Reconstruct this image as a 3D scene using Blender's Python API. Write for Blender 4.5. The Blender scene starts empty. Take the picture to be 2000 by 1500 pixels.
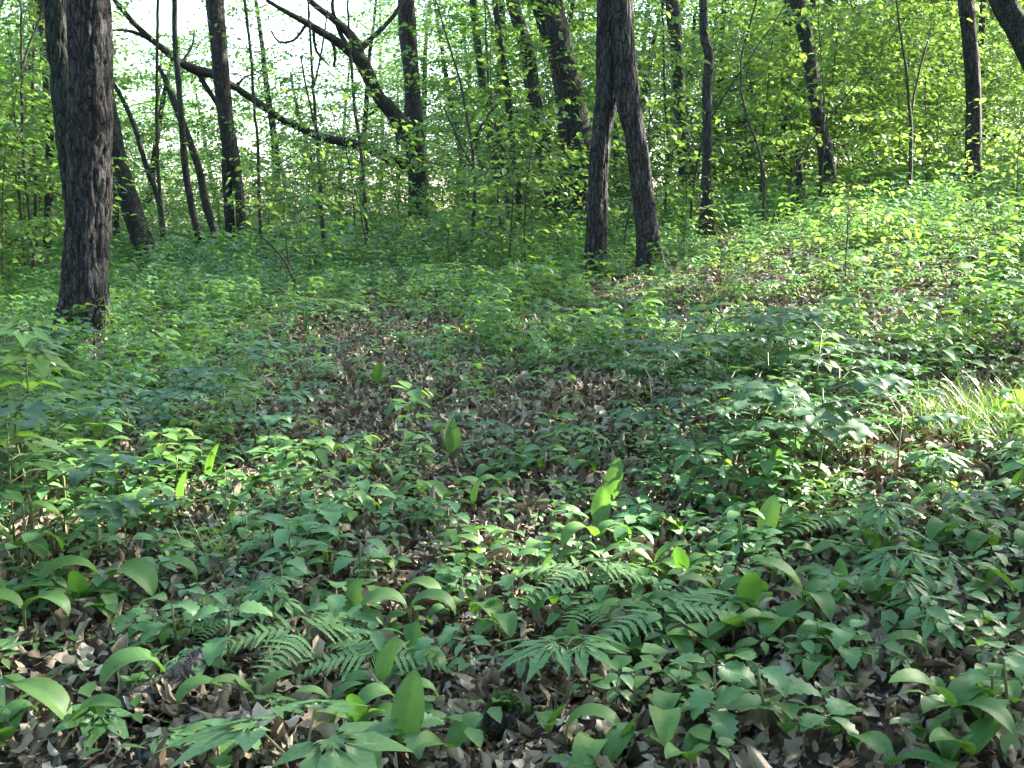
import bpy, math, random
import numpy as np
from mathutils import noise, Vector
PI = math.pi
SC = bpy.context.scene
C = SC.collection
rnd = random.Random(7)
rng = np.random.default_rng(7)

# ------------------------------------------------------------------ camera, light, exposure
EYE = 0.80
FPX = 2050.0                      # focal length in photograph pixels (2000 wide)
PITCH = math.atan((750 - 432) / FPX)
cd = bpy.data.cameras.new('camera'); cam = bpy.data.objects.new('camera', cd); C.objects.link(cam)
cam.location = (0, 0, EYE); cam.rotation_euler = (PI / 2 - PITCH, 0, 0)
cd.lens = 36 * FPX / 2000; cd.sensor_width = 36; cd.clip_start = 0.05; cd.clip_end = 2000
SC.camera = cam
SUN_EL, SUN_AZ = math.radians(30), math.radians(62)      # azimuth from the view direction towards the right
SUN = np.array([math.sin(SUN_AZ) * math.cos(SUN_EL), math.cos(SUN_AZ) * math.cos(SUN_EL), math.sin(SUN_EL)])
w = bpy.data.worlds.new("World"); SC.world = w; w.use_nodes = True
nt = w.node_tree; sky = nt.nodes.new('ShaderNodeTexSky'); sky.sky_type = 'NISHITA'; sky.sun_disc = False
sky.sun_elevation = SUN_EL; sky.sun_rotation = SUN_AZ; sky.dust_density = 2.0
nt.links.new(sky.outputs[0], nt.nodes['Background'].inputs[0]); nt.nodes['Background'].inputs[1].default_value = 0.15
sl = bpy.data.lights.new('sun', 'SUN'); sl.energy = 5.0; sl.angle = math.radians(0.5); sl.color = (1.0, 0.93, 0.80)
so = bpy.data.objects.new('sun', sl); C.objects.link(so)
so.rotation_euler = Vector(SUN).to_track_quat('Z', 'Y').to_euler()
vs = SC.view_settings; vs.view_transform = 'Standard'; vs.look = 'None'; vs.gamma = 1; vs.use_curve_mapping = False
vs.exposure = 3.15
SC.render.engine = 'CYCLES'
SC.cycles.max_bounces = 6; SC.cycles.diffuse_bounces = 3; SC.cycles.transmission_bounces = 4; SC.cycles.glossy_bounces = 2
SC.cycles.use_denoising = True
SC.cycles.caustics_reflective = False; SC.cycles.caustics_refractive = False

# ------------------------------------------------------------------ terrain
def fbm(x, y, seed=0, s=1.0):
    """cheap smooth value noise from sines, vectorised"""
    r = np.random.default_rng(100 + seed); out = 0
    for k in range(7):
        a = r.uniform(0, 2 * PI); f = s * r.uniform(.6, 2.6); p = r.uniform(0, 6.28)
        out = out + np.sin((x * math.cos(a) + y * math.sin(a)) * f + p + 1.3 * np.sin(x * f * .37 + p) + 1.1 * np.cos(y * f * .41 - p)) / 7
    return out
def ground_z(x, y):
    x = np.asarray(x, float); y = np.asarray(y, float)
    yy = np.clip(y, 0, 60)
    right = np.where(x > 0, .13 * x * np.clip(.2 + y / 9, .2, 1), .06 * x * np.clip(y / 6, 0, 1))
    right = np.clip(right, -2.5, 5)
    z = .03 * yy + right
    z = z - np.clip(y - 24, 0, 60) * np.clip(.09 - .006 * x, .02, .14)
    z = z + .035 * fbm(x, y, 1, 1.1) * np.clip(y / 3, .3, 1) + .012 * fbm(x, y, 2, 4.5)
    return z - Z0
Z0 = 0.0
Z0 = float(ground_z(0, 0))
FWD = np.array([0, math.cos(PITCH), -math.sin(PITCH)]); UP = np.array([0, math.sin(PITCH), math.cos(PITCH)]); RT = np.array([1., 0, 0])
def ray(px, py):
    return FWD + (px - 1000) / FPX * RT + (750 - py) / FPX * UP
def at_depth(px, py, Y):
    d = ray(px, py); t = Y / d[1]
    return np.array([0, 0, EYE]) + d * t
def on_ground(px, py, h=0.0):
    """the terrain point whose plant top (h above it) is seen at that photograph pixel"""
    d = ray(px, py); t = .5
    while t < 60:
        p = np.array([0, 0, EYE]) + d * t
        if p[2] < ground_z(p[0], p[1]) + h: break
        t += .015
    return np.array([p[0], p[1], float(ground_z(p[0], p[1]))])
def to_px(x, y, z):
    v = np.array([x, y, z - EYE]); f = v @ FWD
    return 1000 + FPX * (v @ RT) / f, 750 - FPX * (v @ UP) / f

# sun paths carved out of the added canopy and tree crowns to make sun patches
PATCH = []
for px, py, h, r in [(1850, 330, .5, .75), (1690, 430, .2, .4), (1640, 520, .1, .28), (1770, 500, .2, .42), (1720, 575, .1, .30), (1930, 520, .15, .45),
                     (1905, 760, .15, .40), (1985, 800, .1, .35), (1850, 620, .1, .25), (1690, 730, .2, .22), (1560, 620, .1, .2), (1985, 380, .3, .5),
                     (1800, 850, .05, .10), (1640, 870, .03, .07), (940, 640, .05, .10), (400, 900, .12, .16), (1172, 1005, .1, .10),
                     (230, 560, .2, .2), (1720, 150, 2.0, .4), (1230, 640, .1, .1)]:
    g = on_ground(px, py, h); PATCH.append((g + np.array([0, 0, h]), r))
for px, py, Yp, r in [(1850, 320, 11.0, .55), (1835, 300, 12.5, .6), (1800, 190, 12.0, .45), (1700, 440, 9.3, .45), (1655, 520, 8.0, .35), (1900, 250, 11.5, .5)]:
    PATCH.append((at_depth(px, py, Yp), r))
def gap_mask(P):
    keep = np.ones(len(P), bool)
    for c, r in PATCH:
        d = P - c; t = d @ SUN; q = np.linalg.norm(d - t[:, None] * SUN, axis=1)
        keep &= ~((t > .3) & (q < r + .10))
    return keep

# ------------------------------------------------------------------ mesh helpers
class MB:
    def __init__(s): s.V = []; s.L = []; s.N = []; s.U = []; s.n = 0
    def add(s, V, F, U=None):
        V = np.asarray(V, np.float32).reshape(-1, 3)
        L = np.fromiter((i for f in F for i in f), np.int32); N = np.fromiter((len(f) for f in F), np.int32)
        s.V.append(V); s.L.append(L + s.n); s.N.append(N)
        s.U.append(np.zeros((len(V), 2), np.float32) if U is None else np.asarray(U, np.float32)); s.n += len(V)
        return s
    def scatter(s, tpl, pos, M):
        """tpl = (V, F, U); pos (k,3); M (k,3,3)"""
        V, F, U = tpl; V = np.asarray(V, float); k = len(pos)
        if k == 0: return s
        W = np.einsum('kij,nj->kni', M, V) + np.asarray(pos)[:, None, :]
        L = np.fromiter((i for f in F for i in f), np.int32); N = np.fromiter((len(f) for f in F), np.int32)
        off = (np.arange(k) * len(V))[:, None]
        s.V.append(W.reshape(-1, 3).astype(np.float32)); s.L.append((L[None] + off).ravel().astype(np.int32) + s.n)
        s.N.append(np.tile(N, k)); s.U.append(np.tile(np.asarray(U, np.float32), (k, 1))); s.n += k * len(V)
        return s
    def build(s, name, mat, parent=None, smooth=True):
        V = np.concatenate(s.V); L = np.concatenate(s.L); N = np.concatenate(s.N); U = np.concatenate(s.U)
        me = bpy.data.meshes.new(name)
        me.vertices.add(len(V)); me.vertices.foreach_set('co', V.ravel())
        me.loops.add(len(L)); me.loops.foreach_set('vertex_index', L)
        me.polygons.add(len(N)); me.polygons.foreach_set('loop_start', np.concatenate([[0], np.cumsum(N)[:-1]]).astype(np.int32))
        me.polygons.foreach_set('use_smooth', np.full(len(N), smooth))
        uv = me.uv_layers.new(name='UVMap'); uv.data.foreach_set('uv', U[L].ravel())
        me.update(calc_edges=True); me.validate()
        me.materials.append(mat)
        o = bpy.data.objects.new(name, me); C.objects.link(o)
        if parent is not None: o.parent = parent
        return o
def mats3(yaw, pitch, roll, scale):
    """leaf along +Y, face +Z: roll about Y, pitch up about X, yaw about Z"""
    yaw, pitch, roll, scale = np.broadcast_arrays(*[np.atleast_1d(np.asarray(a, float)) for a in (yaw, pitch, roll, scale)])
    cy, sy, cp, sp, cr, sr = np.cos(yaw), np.sin(yaw), np.cos(pitch), np.sin(pitch), np.cos(roll), np.sin(roll)
    z = np.zeros_like(cy); o = z + 1
    Rz = np.stack([cy, -sy, z, sy, cy, z, z, z, o], -1).reshape(-1, 3, 3)
    Rx = np.stack([o, z, z, z, cp, -sp, z, sp, cp], -1).reshape(-1, 3, 3)
    Ry = np.stack([cr, z, sr, z, o, z, -sr, z, cr], -1).reshape(-1, 3, 3)
    return (Rz @ Rx @ Ry) * scale[:, None, None]
def tube(pts, rad, seg=8, cap=True):
    pts = np.asarray(pts, float); n = len(pts)
    T = np.gradient(pts, axis=0); T /= np.linalg.norm(T, axis=1)[:, None] + 1e-9
    ref = np.array([1., 0, 0]) if abs(T[0][0]) < .8 else np.array([0, 1., 0])
    V = []; U = []; a = np.linspace(0, 2 * PI, seg, endpoint=False)
    A = np.cross(T[0], ref); A /= np.linalg.norm(A)
    for i in range(n):
        A = A - T[i] * (A @ T[i]); A /= np.linalg.norm(A); B = np.cross(T[i], A)
        V.append(pts[i] + rad[i] * (np.cos(a)[:, None] * A + np.sin(a)[:, None] * B))
        U.append(np.stack([a / (2 * PI), np.full(seg, i / n)], 1))
    F = [(i * seg + j, i * seg + (j + 1) % seg, (i + 1) * seg + (j + 1) % seg, (i + 1) * seg + j) for i in range(n - 1) for j in range(seg)]
    V = np.concatenate(V); U = np.concatenate(U)
    if cap: F += [tuple(range(seg - 1, -1, -1)), tuple((n - 1) * seg + j for j in range(seg))]
    return V, F, U
def smooth_path(P, step):
    """Catmull-Rom through rows of P (any width) resampled at about step"""
    P = np.asarray(P, float); Q = [P[0] * 2 - P[1], *P, P[-1] * 2 - P[-2]]; out = []
    for i in range(1, len(Q) - 2):
        L = np.linalg.norm(Q[i + 1][:3] - Q[i][:3]); k = max(1, int(L / step))
        for j in range(k):
            t = j / k; a, b, c, d = Q[i - 1], Q[i], Q[i + 1], Q[i + 2]
            out.append(.5 * (2 * b + (c - a) * t + (2 * a - 5 * b + 4 * c - d) * t * t + (3 * b - a - 3 * c + d) * t ** 3))
    out.append(P[-1]); return np.array(out)

def tag(o, label=None, cat=None, group=None, kind=None):
    if label: o['label'] = label
    if cat: o['category'] = cat
    if group: o['group'] = group
    if kind: o['kind'] = kind
    return o
def empty(name, loc=(0, 0, 0), rz=0):
    o = bpy.data.objects.new(name, None); C.objects.link(o); o.location = [float(v) for v in loc]; o.rotation_euler = (0, 0, rz)
    o.empty_display_size = .1
    return o
def dup(root, loc, rz=0, scale=1.0, rx=0, ry=0):
    r = root.copy(); C.objects.link(r); r.location = [float(v) for v in loc]; r.rotation_euler = (rx, ry, rz); r.scale = (scale,) * 3
    for ch in KIDS[root.name]:
        c = ch.copy(); C.objects.link(c); c.parent = r
    return r
KIDS = {}
USED = set()
def place(root, loc, rz=0, scale=1.0, rx=0, ry=0):
    if root.name not in USED:
        USED.add(root.name); root.location = [float(v) for v in loc]; root.rotation_euler = (rx, ry, rz); root.scale = (scale,) * 3
        return root
    return dup(root, loc, rz, scale, rx, ry)

# ------------------------------------------------------------------ materials
def mat(name):
    m = bpy.data.materials.new(name); m.use_nodes = True; nt = m.node_tree
    return m, nt, nt.nodes, nt.links, nt.nodes['Principled BSDF']
def ramp(nt, fac, stops, interp='LINEAR'):
    r = nt.nodes.new('ShaderNodeValToRGB'); r.color_ramp.interpolation = interp; e = r.color_ramp.elements
    while len(e) < len(stops): e.new(.5)
    for k, (p, c) in enumerate(stops): e[k].position = p; e[k].color = (*c, 1)
    nt.links.new(fac, r.inputs[0]); return r.outputs[0]
def math_n(nt, op, a, b=None, clamp=False):
    n = nt.nodes.new('ShaderNodeMath'); n.operation = op; n.use_clamp = clamp
    for i, v in enumerate((a, b)):
        if v is None: continue
        if isinstance(v, (int, float)): n.inputs[i].default_value = v
        else: nt.links.new(v, n.inputs[i])
    return n.outputs[0]
def mixc(nt, fac, a, b, mode='MIX'):
    n = nt.nodes.new('ShaderNodeMix'); n.data_type = 'RGBA'; n.blend_type = mode
    for s, v in ((n.inputs[0], fac), (n.inputs[6], a), (n.inputs[7], b)):
        if isinstance(v, (int, float)): s.default_value = v
        elif isinstance(v, tuple): s.default_value = (*v, 1)
        else: nt.links.new(v, s)
    return n.outputs[2]
def leaf_mat(name, cols, trans, tfac=.42, rough=.42, veins=0, spec=.5):
    m, nt, N, L, P = mat(name)
    geo = N.new('ShaderNodeNewGeometry'); oi = N.new('ShaderNodeObjectInfo')
    f = math_n(nt, 'ADD', math_n(nt, 'MULTIPLY', geo.outputs['Random Per Island'], .75), math_n(nt, 'MULTIPLY', oi.outputs['Random'], .25))
    k = len(cols); col = ramp(nt, f, [(i / (k - 1), c) for i, c in enumerate(cols)])
    tc = ramp(nt, f, [(0, trans[0]), (1, trans[1])])
    nz = N.new('ShaderNodeTexNoise'); nz.inputs['Scale'].default_value = 45; nz.inputs['Detail'].default_value = 3
    co = N.new('ShaderNodeTexCoord'); L.new(co.outputs['Object'], nz.inputs['Vector'])
    v = ramp(nt, nz.outputs[0], [(.3, (.78, .80, .76)), (.7, (1.12, 1.1, 1.15))])
    col = mixc(nt, 1.0, col, v, 'MULTIPLY')
    uv = N.new('ShaderNodeUVMap'); sx = N.new('ShaderNodeSeparateXYZ'); L.new(uv.outputs[0], sx.inputs[0])
    if veins:
        a = math_n(nt, 'ABSOLUTE', math_n(nt, 'SUBTRACT', sx.outputs[0], .5))
        rib = math_n(nt, 'LESS_THAN', a, .022)
        if veins == 1:    # parallel veins (lily)
            s = math_n(nt, 'SINE', math_n(nt, 'MULTIPLY', a, 120.0))
        else:             # feather veins
            s = math_n(nt, 'SINE', math_n(nt, 'MULTIPLY', math_n(nt, 'SUBTRACT', sx.outputs[1], math_n(nt, 'MULTIPLY', a, .8)), 60.0))
        s2 = math_n(nt, 'MULTIPLY', math_n(nt, 'ADD', s, 1.0), .5)
        col = mixc(nt, math_n(nt, 'MULTIPLY', s2, .34 if veins == 1 else .2), col, mixc(nt, 1.0, col, (.55, .6, .55), 'MULTIPLY'))
        col = mixc(nt, math_n(nt, 'MULTIPLY', rib, .5), col, (.13, .22, .06))
        tc = mixc(nt, math_n(nt, 'MULTIPLY', s2, .2), tc, mixc(nt, 1.0, tc, (.6, .65, .5), 'MULTIPLY'))
        b = N.new('ShaderNodeBump'); b.inputs['Strength'].default_value = .15; b.inputs['Distance'].default_value = .002
        L.new(s2, b.inputs['Height']); L.new(b.outputs[0], P.inputs['Normal'])
    if veins:     # brown specks and nibbled scars
        sp = N.new('ShaderNodeTexNoise'); sp.inputs['Scale'].default_value = 70; sp.inputs['Detail'].default_value = 2; L.new(co.outputs['Object'], sp.inputs['Vector'])
        sf = ramp(nt, sp.outputs[0], [(.70, (0, 0, 0)), (.735, (.85, .85, .85))])
        col = mixc(nt, sf, col, (.10, .075, .03)); tc = mixc(nt, sf, tc, (.10, .06, .02))
    L.new(col, P.inputs['Base Color']); P.inputs['Roughness'].default_value = rough
    P.inputs['Specular IOR Level'].default_value = spec
    t = N.new('ShaderNodeBsdfTranslucent'); L.new(tc, t.inputs[0])
    mx = N.new('ShaderNodeMixShader'); mx.inputs[0].default_value = tfac
    L.new(P.outputs[0], mx.inputs[1]); L.new(t.outputs[0], mx.inputs[2]); L.new(mx.outputs[0], N['Material Output'].inputs[0])
    return m
M = {}
M['tree_leaf'] = leaf_mat('tree leaf', [(.04, .095, .03), (.06, .14, .045), (.08, .16, .05), (.055, .125, .06)], [(.18, .38, .10), (.36, .54, .19)], .5, .42)
M['sapling_leaf'] = leaf_mat('sapling leaf', [(.035, .09, .03), (.06, .14, .045), (.085, .16, .04)], [(.18, .38, .06), (.38, .58, .09)], .45, .38)
M['shade_canopy_leaf'] = leaf_mat('shade canopy leaf', [(.03, .07, .02), (.06, .11, .03)], [(.08, .2, .03), (.16, .3, .04)], .35, .5)
M['lily_leaf'] = leaf_mat('broad leaf', [(.06, .16, .035), (.085, .20, .05), (.11, .22, .055), (.07, .16, .05)], [(.12, .32, .03), (.22, .44, .04)], .32, .5, 1)
M['herb_leaf'] = leaf_mat('herb leaf', [(.05, .135, .04), (.08, .185, .055), (.11, .21, .05), (.07, .17, .065)], [(.16, .38, .05), (.3, .5, .06)], .35, .4, 2)
M['cool_leaf'] = leaf_mat('cool green leaf', [(.07, .17, .065), (.10, .23, .095), (.13, .25, .09)], [(.12, .34, .08), (.22, .44, .10)], .3, .42, 2)
M['dark_herb'] = leaf_mat('dark toothed leaf', [(.025, .075, .035), (.04, .10, .05), (.055, .13, .055)], [(.08, .26, .06), (.14, .32, .06)], .28, .4, 2)
M['fern_leaf'] = leaf_mat('fern', [(.14, .28, .11), (.20, .34, .15), (.16, .30, .10)], [(.16, .38, .06), (.26, .45, .07)], .35, .5)
M['grass'] = leaf_mat('grass blade', [(.045, .12, .02), (.07, .16, .025), (.12, .18, .05), (.05, .13, .025)], [(.2, .4, .05), (.32, .48, .07)], .3, .4)
M['litter'] = leaf_mat('dead leaf', [(.06, .042, .03), (.15, .115, .08), (.36, .30, .21), (.10, .075, .05), (.52, .46, .36), (.25, .19, .13), (.06, .042, .028), (.26, .17, .10)], [(.12, .08, .04), (.2, .13, .07)], .06, .6, 2, .35)
def bark(name, a, b, c, scale=1.0, moss=0.0, bump=1.0):
    m, nt, N, L, P = mat(name)
    co = N.new('ShaderNodeTexCoord'); mp = N.new('ShaderNodeMapping'); mp.inputs['Scale'].default_value = (1, 1, .24)
    L.new(co.outputs['Object'], mp.inputs[0])
    vo = N.new('ShaderNodeTexVoronoi'); vo.feature = 'DISTANCE_TO_EDGE'; vo.inputs['Scale'].default_value = 30 * scale
    nz = N.new('ShaderNodeTexNoise'); nz.inputs['Scale'].default_value = 14 * scale; nz.inputs['Detail'].default_value = 8; nz.inputs['Roughness'].default_value = .65
    L.new(mp.outputs[0], nz.inputs['Vector'])
    ad = N.new('ShaderNodeVectorMath'); ad.operation = 'ADD'; L.new(mp.outputs[0], ad.inputs[0])
    ms = N.new('ShaderNodeVectorMath'); ms.operation = 'SCALE'; L.new(nz.outputs['Color'], ms.inputs[0]); ms.inputs['Scale'].default_value = .05 / scale
    L.new(ms.outputs[0], ad.inputs[1]); L.new(ad.outputs[0], vo.inputs['Vector'])
    d = math_n(nt, 'MINIMUM', math_n(nt, 'MULTIPLY', vo.outputs[0], 4.5), 1.0)
    nf = N.new('ShaderNodeTexNoise'); nf.inputs['Scale'].default_value = 120 * scale; nf.inputs['Detail'].default_value = 6; nf.inputs['Roughness'].default_value = .7
    mf = N.new('ShaderNodeMapping'); mf.inputs['Scale'].default_value = (1, 1, .45); L.new(co.outputs['Object'], mf.inputs[0]); L.new(mf.outputs[0], nf.inputs['Vector'])
    plate = ramp(nt, math_n(nt, 'ADD', math_n(nt, 'MULTIPLY', nf.outputs[0], .7), math_n(nt, 'MULTIPLY', nz.outputs[0], .4)), [(.38, a), (.52, b), (.70, c)])
    col = mixc(nt, ramp(nt, d, [(.0, (0, 0, 0)), (.5, (1, 1, 1))]), a, plate)
    f = math_n(nt, 'ADD', math_n(nt, 'MULTIPLY', d, .8), math_n(nt, 'MULTIPLY', nf.outputs[0], .5))
    n2 = N.new('ShaderNodeTexNoise'); n2.inputs['Scale'].default_value = 3.2; n2.inputs['Detail'].default_value = 5; L.new(co.outputs['Object'], n2.inputs['Vector'])
    col = mixc(nt, ramp(nt, n2.outputs[0], [(.5, (0, 0, 0)), (.68, (.55 + moss,) * 3)]), col, mixc(nt, 1.0, col, (.9, 1.25, .95), 'MULTIPLY'))
    L.new(col, P.inputs['Base Color']); P.inputs['Roughness'].default_value = .85; P.inputs['Specular IOR Level'].default_value = .3
    bp = N.new('ShaderNodeBump'); bp.inputs['Strength'].default_value = .9; bp.inputs['Distance'].default_value = .012 * bump
    L.new(f, bp.inputs['Height']); L.new(bp.outputs[0], P.inputs['Normal'])
    return m
M['bark'] = bark('furrowed bark', (.007, .006, .007), (.038, .034, .037), (.15, .138, .138), 1.0, 0, 1.7)
M['bark_pale'] = bark('paler grey bark', (.012, .014, .012), (.038, .044, .038), (.085, .095, .08), 1.2)
M['bark2'] = bark('dark bark', (.009, .009, .009), (.036, .035, .033), (.11, .107, .10), 1.3)
M['twig'] = bark('thin stem bark', (.025, .022, .018), (.06, .052, .042), (.11, .1, .085), 2.5, 0, .3)
M['log'] = bark('weathered wood', (.02, .018, .016), (.10, .095, .09), (.24, .225, .21), 1.2, 0, .8)
M['redlog'] = bark('brown fallen wood', (.03, .02, .015), (.10, .068, .05), (.19, .14, .11), 1.6, 0, .5)
M['moss'] = leaf_mat('moss', [(.03, .05, .012), (.07, .11, .02), (.11, .14, .03)], [(.1, .2, .02), (.2, .3, .03)], .25, .8)
m, nt, N, L, P = mat('plant stem'); P.inputs['Base Color'].default_value = (.075, .10, .035, 1); P.inputs['Roughness'].default_value = .5
nz = N.new('ShaderNodeTexNoise'); nz.inputs['Scale'].default_value = 30; L.new(ramp(nt, nz.outputs[0], [(.35, (.06, .1, .03)), (.65, (.13, .13, .05))]), P.inputs['Base Color']); M['stem'] = m
m, nt, N, L, P = mat('forest soil')
n1 = N.new('ShaderNodeTexNoise'); n1.inputs['Scale'].default_value = 9; n1.inputs['Detail'].default_value = 12; n1.inputs['Roughness'].default_value = .75
n2 = N.new('ShaderNodeTexVoronoi'); n2.inputs['Scale'].default_value = 38
co = N.new('ShaderNodeTexCoord'); L.new(co.outputs['Object'], n1.inputs['Vector']); L.new(co.outputs['Object'], n2.inputs['Vector'])
f = math_n(nt, 'ADD', math_n(nt, 'MULTIPLY', n1.outputs[0], .7), math_n(nt, 'MULTIPLY', n2.outputs[0], .5))
L.new(ramp(nt, f, [(.3, (.014, .010, .008)), (.55, (.045, .032, .024)), (.8, (.10, .075, .055))]), P.inputs['Base Color']); P.inputs['Roughness'].default_value = .95
bp = N.new('ShaderNodeBump'); bp.inputs['Distance'].default_value = .03; L.new(f, bp.inputs['Height']); L.new(bp.outputs[0], P.inputs['Normal']); M['soil'] = m

# ------------------------------------------------------------------ ground sheet
def axis(lo, hi, a, b, step):
    c = list(np.arange(a, b, step)); s = step
    while c[-1] < hi: s *= 1.25; c.append(c[-1] + s)
    s = step
    while c[0] > lo: s *= 1.25; c.insert(0, c[0] - s)
    return np.array(c)
ax, ay = axis(-500, 500, -9, 11, .10), axis(-300, 900, 0, 24, .10)
X, Y = np.meshgrid(ax, ay); Z = ground_z(X, Y)
rr = np.random.default_rng(3); Z += np.where((np.abs(X) < 12) & (Y > -1) & (Y < 24), rr.normal(0, .006, Z.shape), 0)
nx, ny = len(ax), len(ay); I = np.arange(nx * ny).reshape(ny, nx)
F = np.stack([I[:-1, :-1], I[:-1, 1:], I[1:, 1:], I[1:, :-1]], -1).reshape(-1, 4)
g = MB(); g.add(np.stack([X, Y, Z], -1).reshape(-1, 3), F)
tag(g.build('ground', M['soil']), 'brown leaf-strewn forest floor rising to the right', None, None, 'structure')

# ------------------------------------------------------------------ leaf templates: blade along +Y, upper face +Z
def blade(L=1., W=.4, nx=2, ny=4, prof=None, a0=0., bend=0., fold=.25, teeth=0, wave=0., wseed=0):
    prof = prof or (lambda v: math.sin(PI * min(1, v ** .8)) ** .8)
    V = []; U = []; c = np.zeros(3); 
    for j in range(ny + 1):
        v = j / ny; a = a0 - bend * v
        if j: c = c + np.array([0, math.cos(a), math.sin(a)]) * L / ny
        w = W / 2 * max(prof(v), 0.0)
        if teeth: w *= 1 + ((.16 if j % 2 else -.16) if ny < 14 else (.22 if j % 2 else -.38))
        nrm = np.array([0, -math.sin(a), math.cos(a)])
        for i in range(nx + 1):
            u = i / nx * 2 - 1
            back = -L / ny * .5 * abs(u) * (1 if (teeth and j % 2) else 0)
            V.append(c + np.array([u * w * math.cos(fold), 0, 0]) + nrm * (abs(u) * w * math.sin(fold) + wave * W * math.sin(v * 9 + u * 2 + wseed)) + np.array([0, math.cos(a), math.sin(a)]) * back * 0)
            U.append((i / nx, v))
    F = [(j * (nx + 1) + i, j * (nx + 1) + i + 1, (j + 1) * (nx + 1) + i + 1, (j + 1) * (nx + 1) + i) for j in range(ny) for i in range(nx)]
    return np.array(V), F, np.array(U)
def lobed(lobes, droop=.25, teeth=.05, seed=0, sub=3, inner=.3, crease=.22):
    """palmate leaf as concentric rings out to a lobed edge. lobes: (angle from +Y, length, half width angle)"""
    r = random.Random(seed); E = []
    lobes = sorted(lobes)
    for k, (a, l, hw) in enumerate(lobes):
        for t in np.linspace(-1, 1, 7):
            tt = abs(t); rad = l * ((1 - tt ** 1.5) * .62 + .38 - .12 * tt) + (teeth * l if int(round((t + 1) * 3)) % 2 else 0)
            if tt > .98: rad = l * inner
            rad = max(rad, l * inner)
            E.append((a + t * hw, rad, k))
    V = [(0, 0, 0)]; U = [(.5, 0)]; n = len(E)
    for s in range(1, sub + 1):
        f = s / sub
        for a, rd, k in E:
            x, y = math.sin(a) * rd * f, math.cos(a) * rd * f
            al = lobes[k][0]; off = abs(math.sin(a - al)) * rd * f
            V.append((x, y, -droop * (rd * f) ** 2 + crease * off)); U.append((.5 + .5 * math.sin(a - al) * f, rd * f))
    F = [(0, 1 + i + 1, 1 + i) for i in range(n - 1)]
    for s in range(sub - 1):
        o = 1 + s * n; F += [(o + i, o + i + 1, o + n + i + 1, o + n + i) for i in range(n - 1)]
    return np.array(V), [tuple(reversed(f)) if len(f) == 4 else f for f in F], np.array(U)
ovate = lambda v: math.sin(PI * min(1, v ** .72)) ** .85
TREE_LEAF = blade(1, .62, 2, 3, ovate, .1, .5, .22)
FAR_LEAF = (np.array([(0, 0, 0), (-.3, .42, .07), (0, 1, -.05), (.3, .42, .07)]), [(0, 2, 1), (0, 3, 2)], np.array([(.5, 0), (0, .4), (.5, 1), (1, .4)]))
NEAR_LEAF = blade(1, .60, 4, 8, ovate, .15, .7, .2, teeth=1)
LILY = [blade(1, .47, 6, 10, lambda v: math.sin(PI * min(1, .04 + .96 * v ** .9)) ** .7, a, b, f, wave=.02, wseed=k)
        for k, (a, b, f) in enumerate([(1.35, .35, .32), (1.15, 1.3, .3), (1.0, 2.0, .22), (1.2, 2.6, .25), (.9, 1.0, .35)])]
OVATE = [blade(1, .62, 4, 12, ovate, .35, b, .2, teeth=1, wave=.02, wseed=k) for k, b in enumerate([.5, .9, 1.3])]
MAPLE = lobed([(0, 1, .42), (.84, .92, .42), (-.84, .92, .42), (1.68, .68, .42), (-1.68, .68, .42)], .18, .10, 1, 3, .60, .06)
MONK = lobed([(0, 1, .33), (.72, .95, .33), (-.72, .95, .33), (1.5, .8, .33), (-1.5, .8, .33)], .3, .14, 2, 3, .36)

# ------------------------------------------------------------------ leaf litter, twigs, ground cover (stuff)
def region(n, seed, y0=.6, y1=25., margin=.8):
    """uniform over the ground seen by the camera with a margin on both sides"""
    r = np.random.default_rng(seed)
    y = np.sqrt(r.uniform(y0 ** 2, y1 ** 2, n)); x = r.uniform(-1, 1, n) * (y * .52 + margin)
    return x, y, r
def slope_tilt(x, y):
    return 0
def litter_leaf(k):
    r = random.Random(k); V, F, U = blade(1, r.uniform(.35, .8), 4, 6, lambda v: ovate(v) * (1 + .25 * math.sin(v * 17 + k)), r.uniform(-.2, .6), r.uniform(-2.0, 3.2), r.choice([-.9, -.4, .3, .9, 1.3]), teeth=k % 2, wave=.09, wseed=k)
    return V, F, U
b = MB()
for cnt, sd, ya, yb, s0, s1 in ((60000, 11, .7, 6.5, .018, .05), (20000, 15, .6, 3.2, .015, .045), (62000, 13, 6.0, 22, .035, .08), (5000, 14, .7, 6.5, .045, .075)):
    x, y, r = region(cnt, sd, ya, yb)
    for k in range(12):
        s = slice(k, None, 12); n = len(x[s])
        sc = r.uniform(s0, s1, n); z = ground_z(x[s], y[s]) + r.uniform(.006, .034, n)
        b.scatter(litter_leaf(k), np.stack([x[s], y[s], z], 1), mats3(r.uniform(0, 6.28, n), r.normal(.05, .4, n), r.normal(0, .55, n), sc))
tag(b.build('fallen_leaves', M['litter']), 'curled brown dead leaves covering the forest floor', None, None, 'stuff')
b = MB()
x, y, r = region(9000, 12, .8, 14)
for i in range(len(x)):
    L_ = r.uniform(.05, .3) * (1 + (r.random() < .08) * 1.5); a = r.uniform(0, PI); k = r.uniform(-.15, .15)
    q = [(x[i] + math.cos(a + k * t) * L_ * t, y[i] + math.sin(a + k * t) * L_ * t) for t in (-.5, -.1, .3, .5)]
    pts = [(p[0], p[1], float(ground_z(p[0], p[1])) + .012 + r.uniform(0, .02)) for p in q]
    rr_ = r.uniform(.0012, .004); b.add(*tube(pts, [rr_, rr_, rr_ * .8, rr_ * .5], 5))
tag(b.build('fallen_twigs', M['redlog']), 'thin brown broken twigs littering the leaf litter', None, None, 'stuff')

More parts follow.
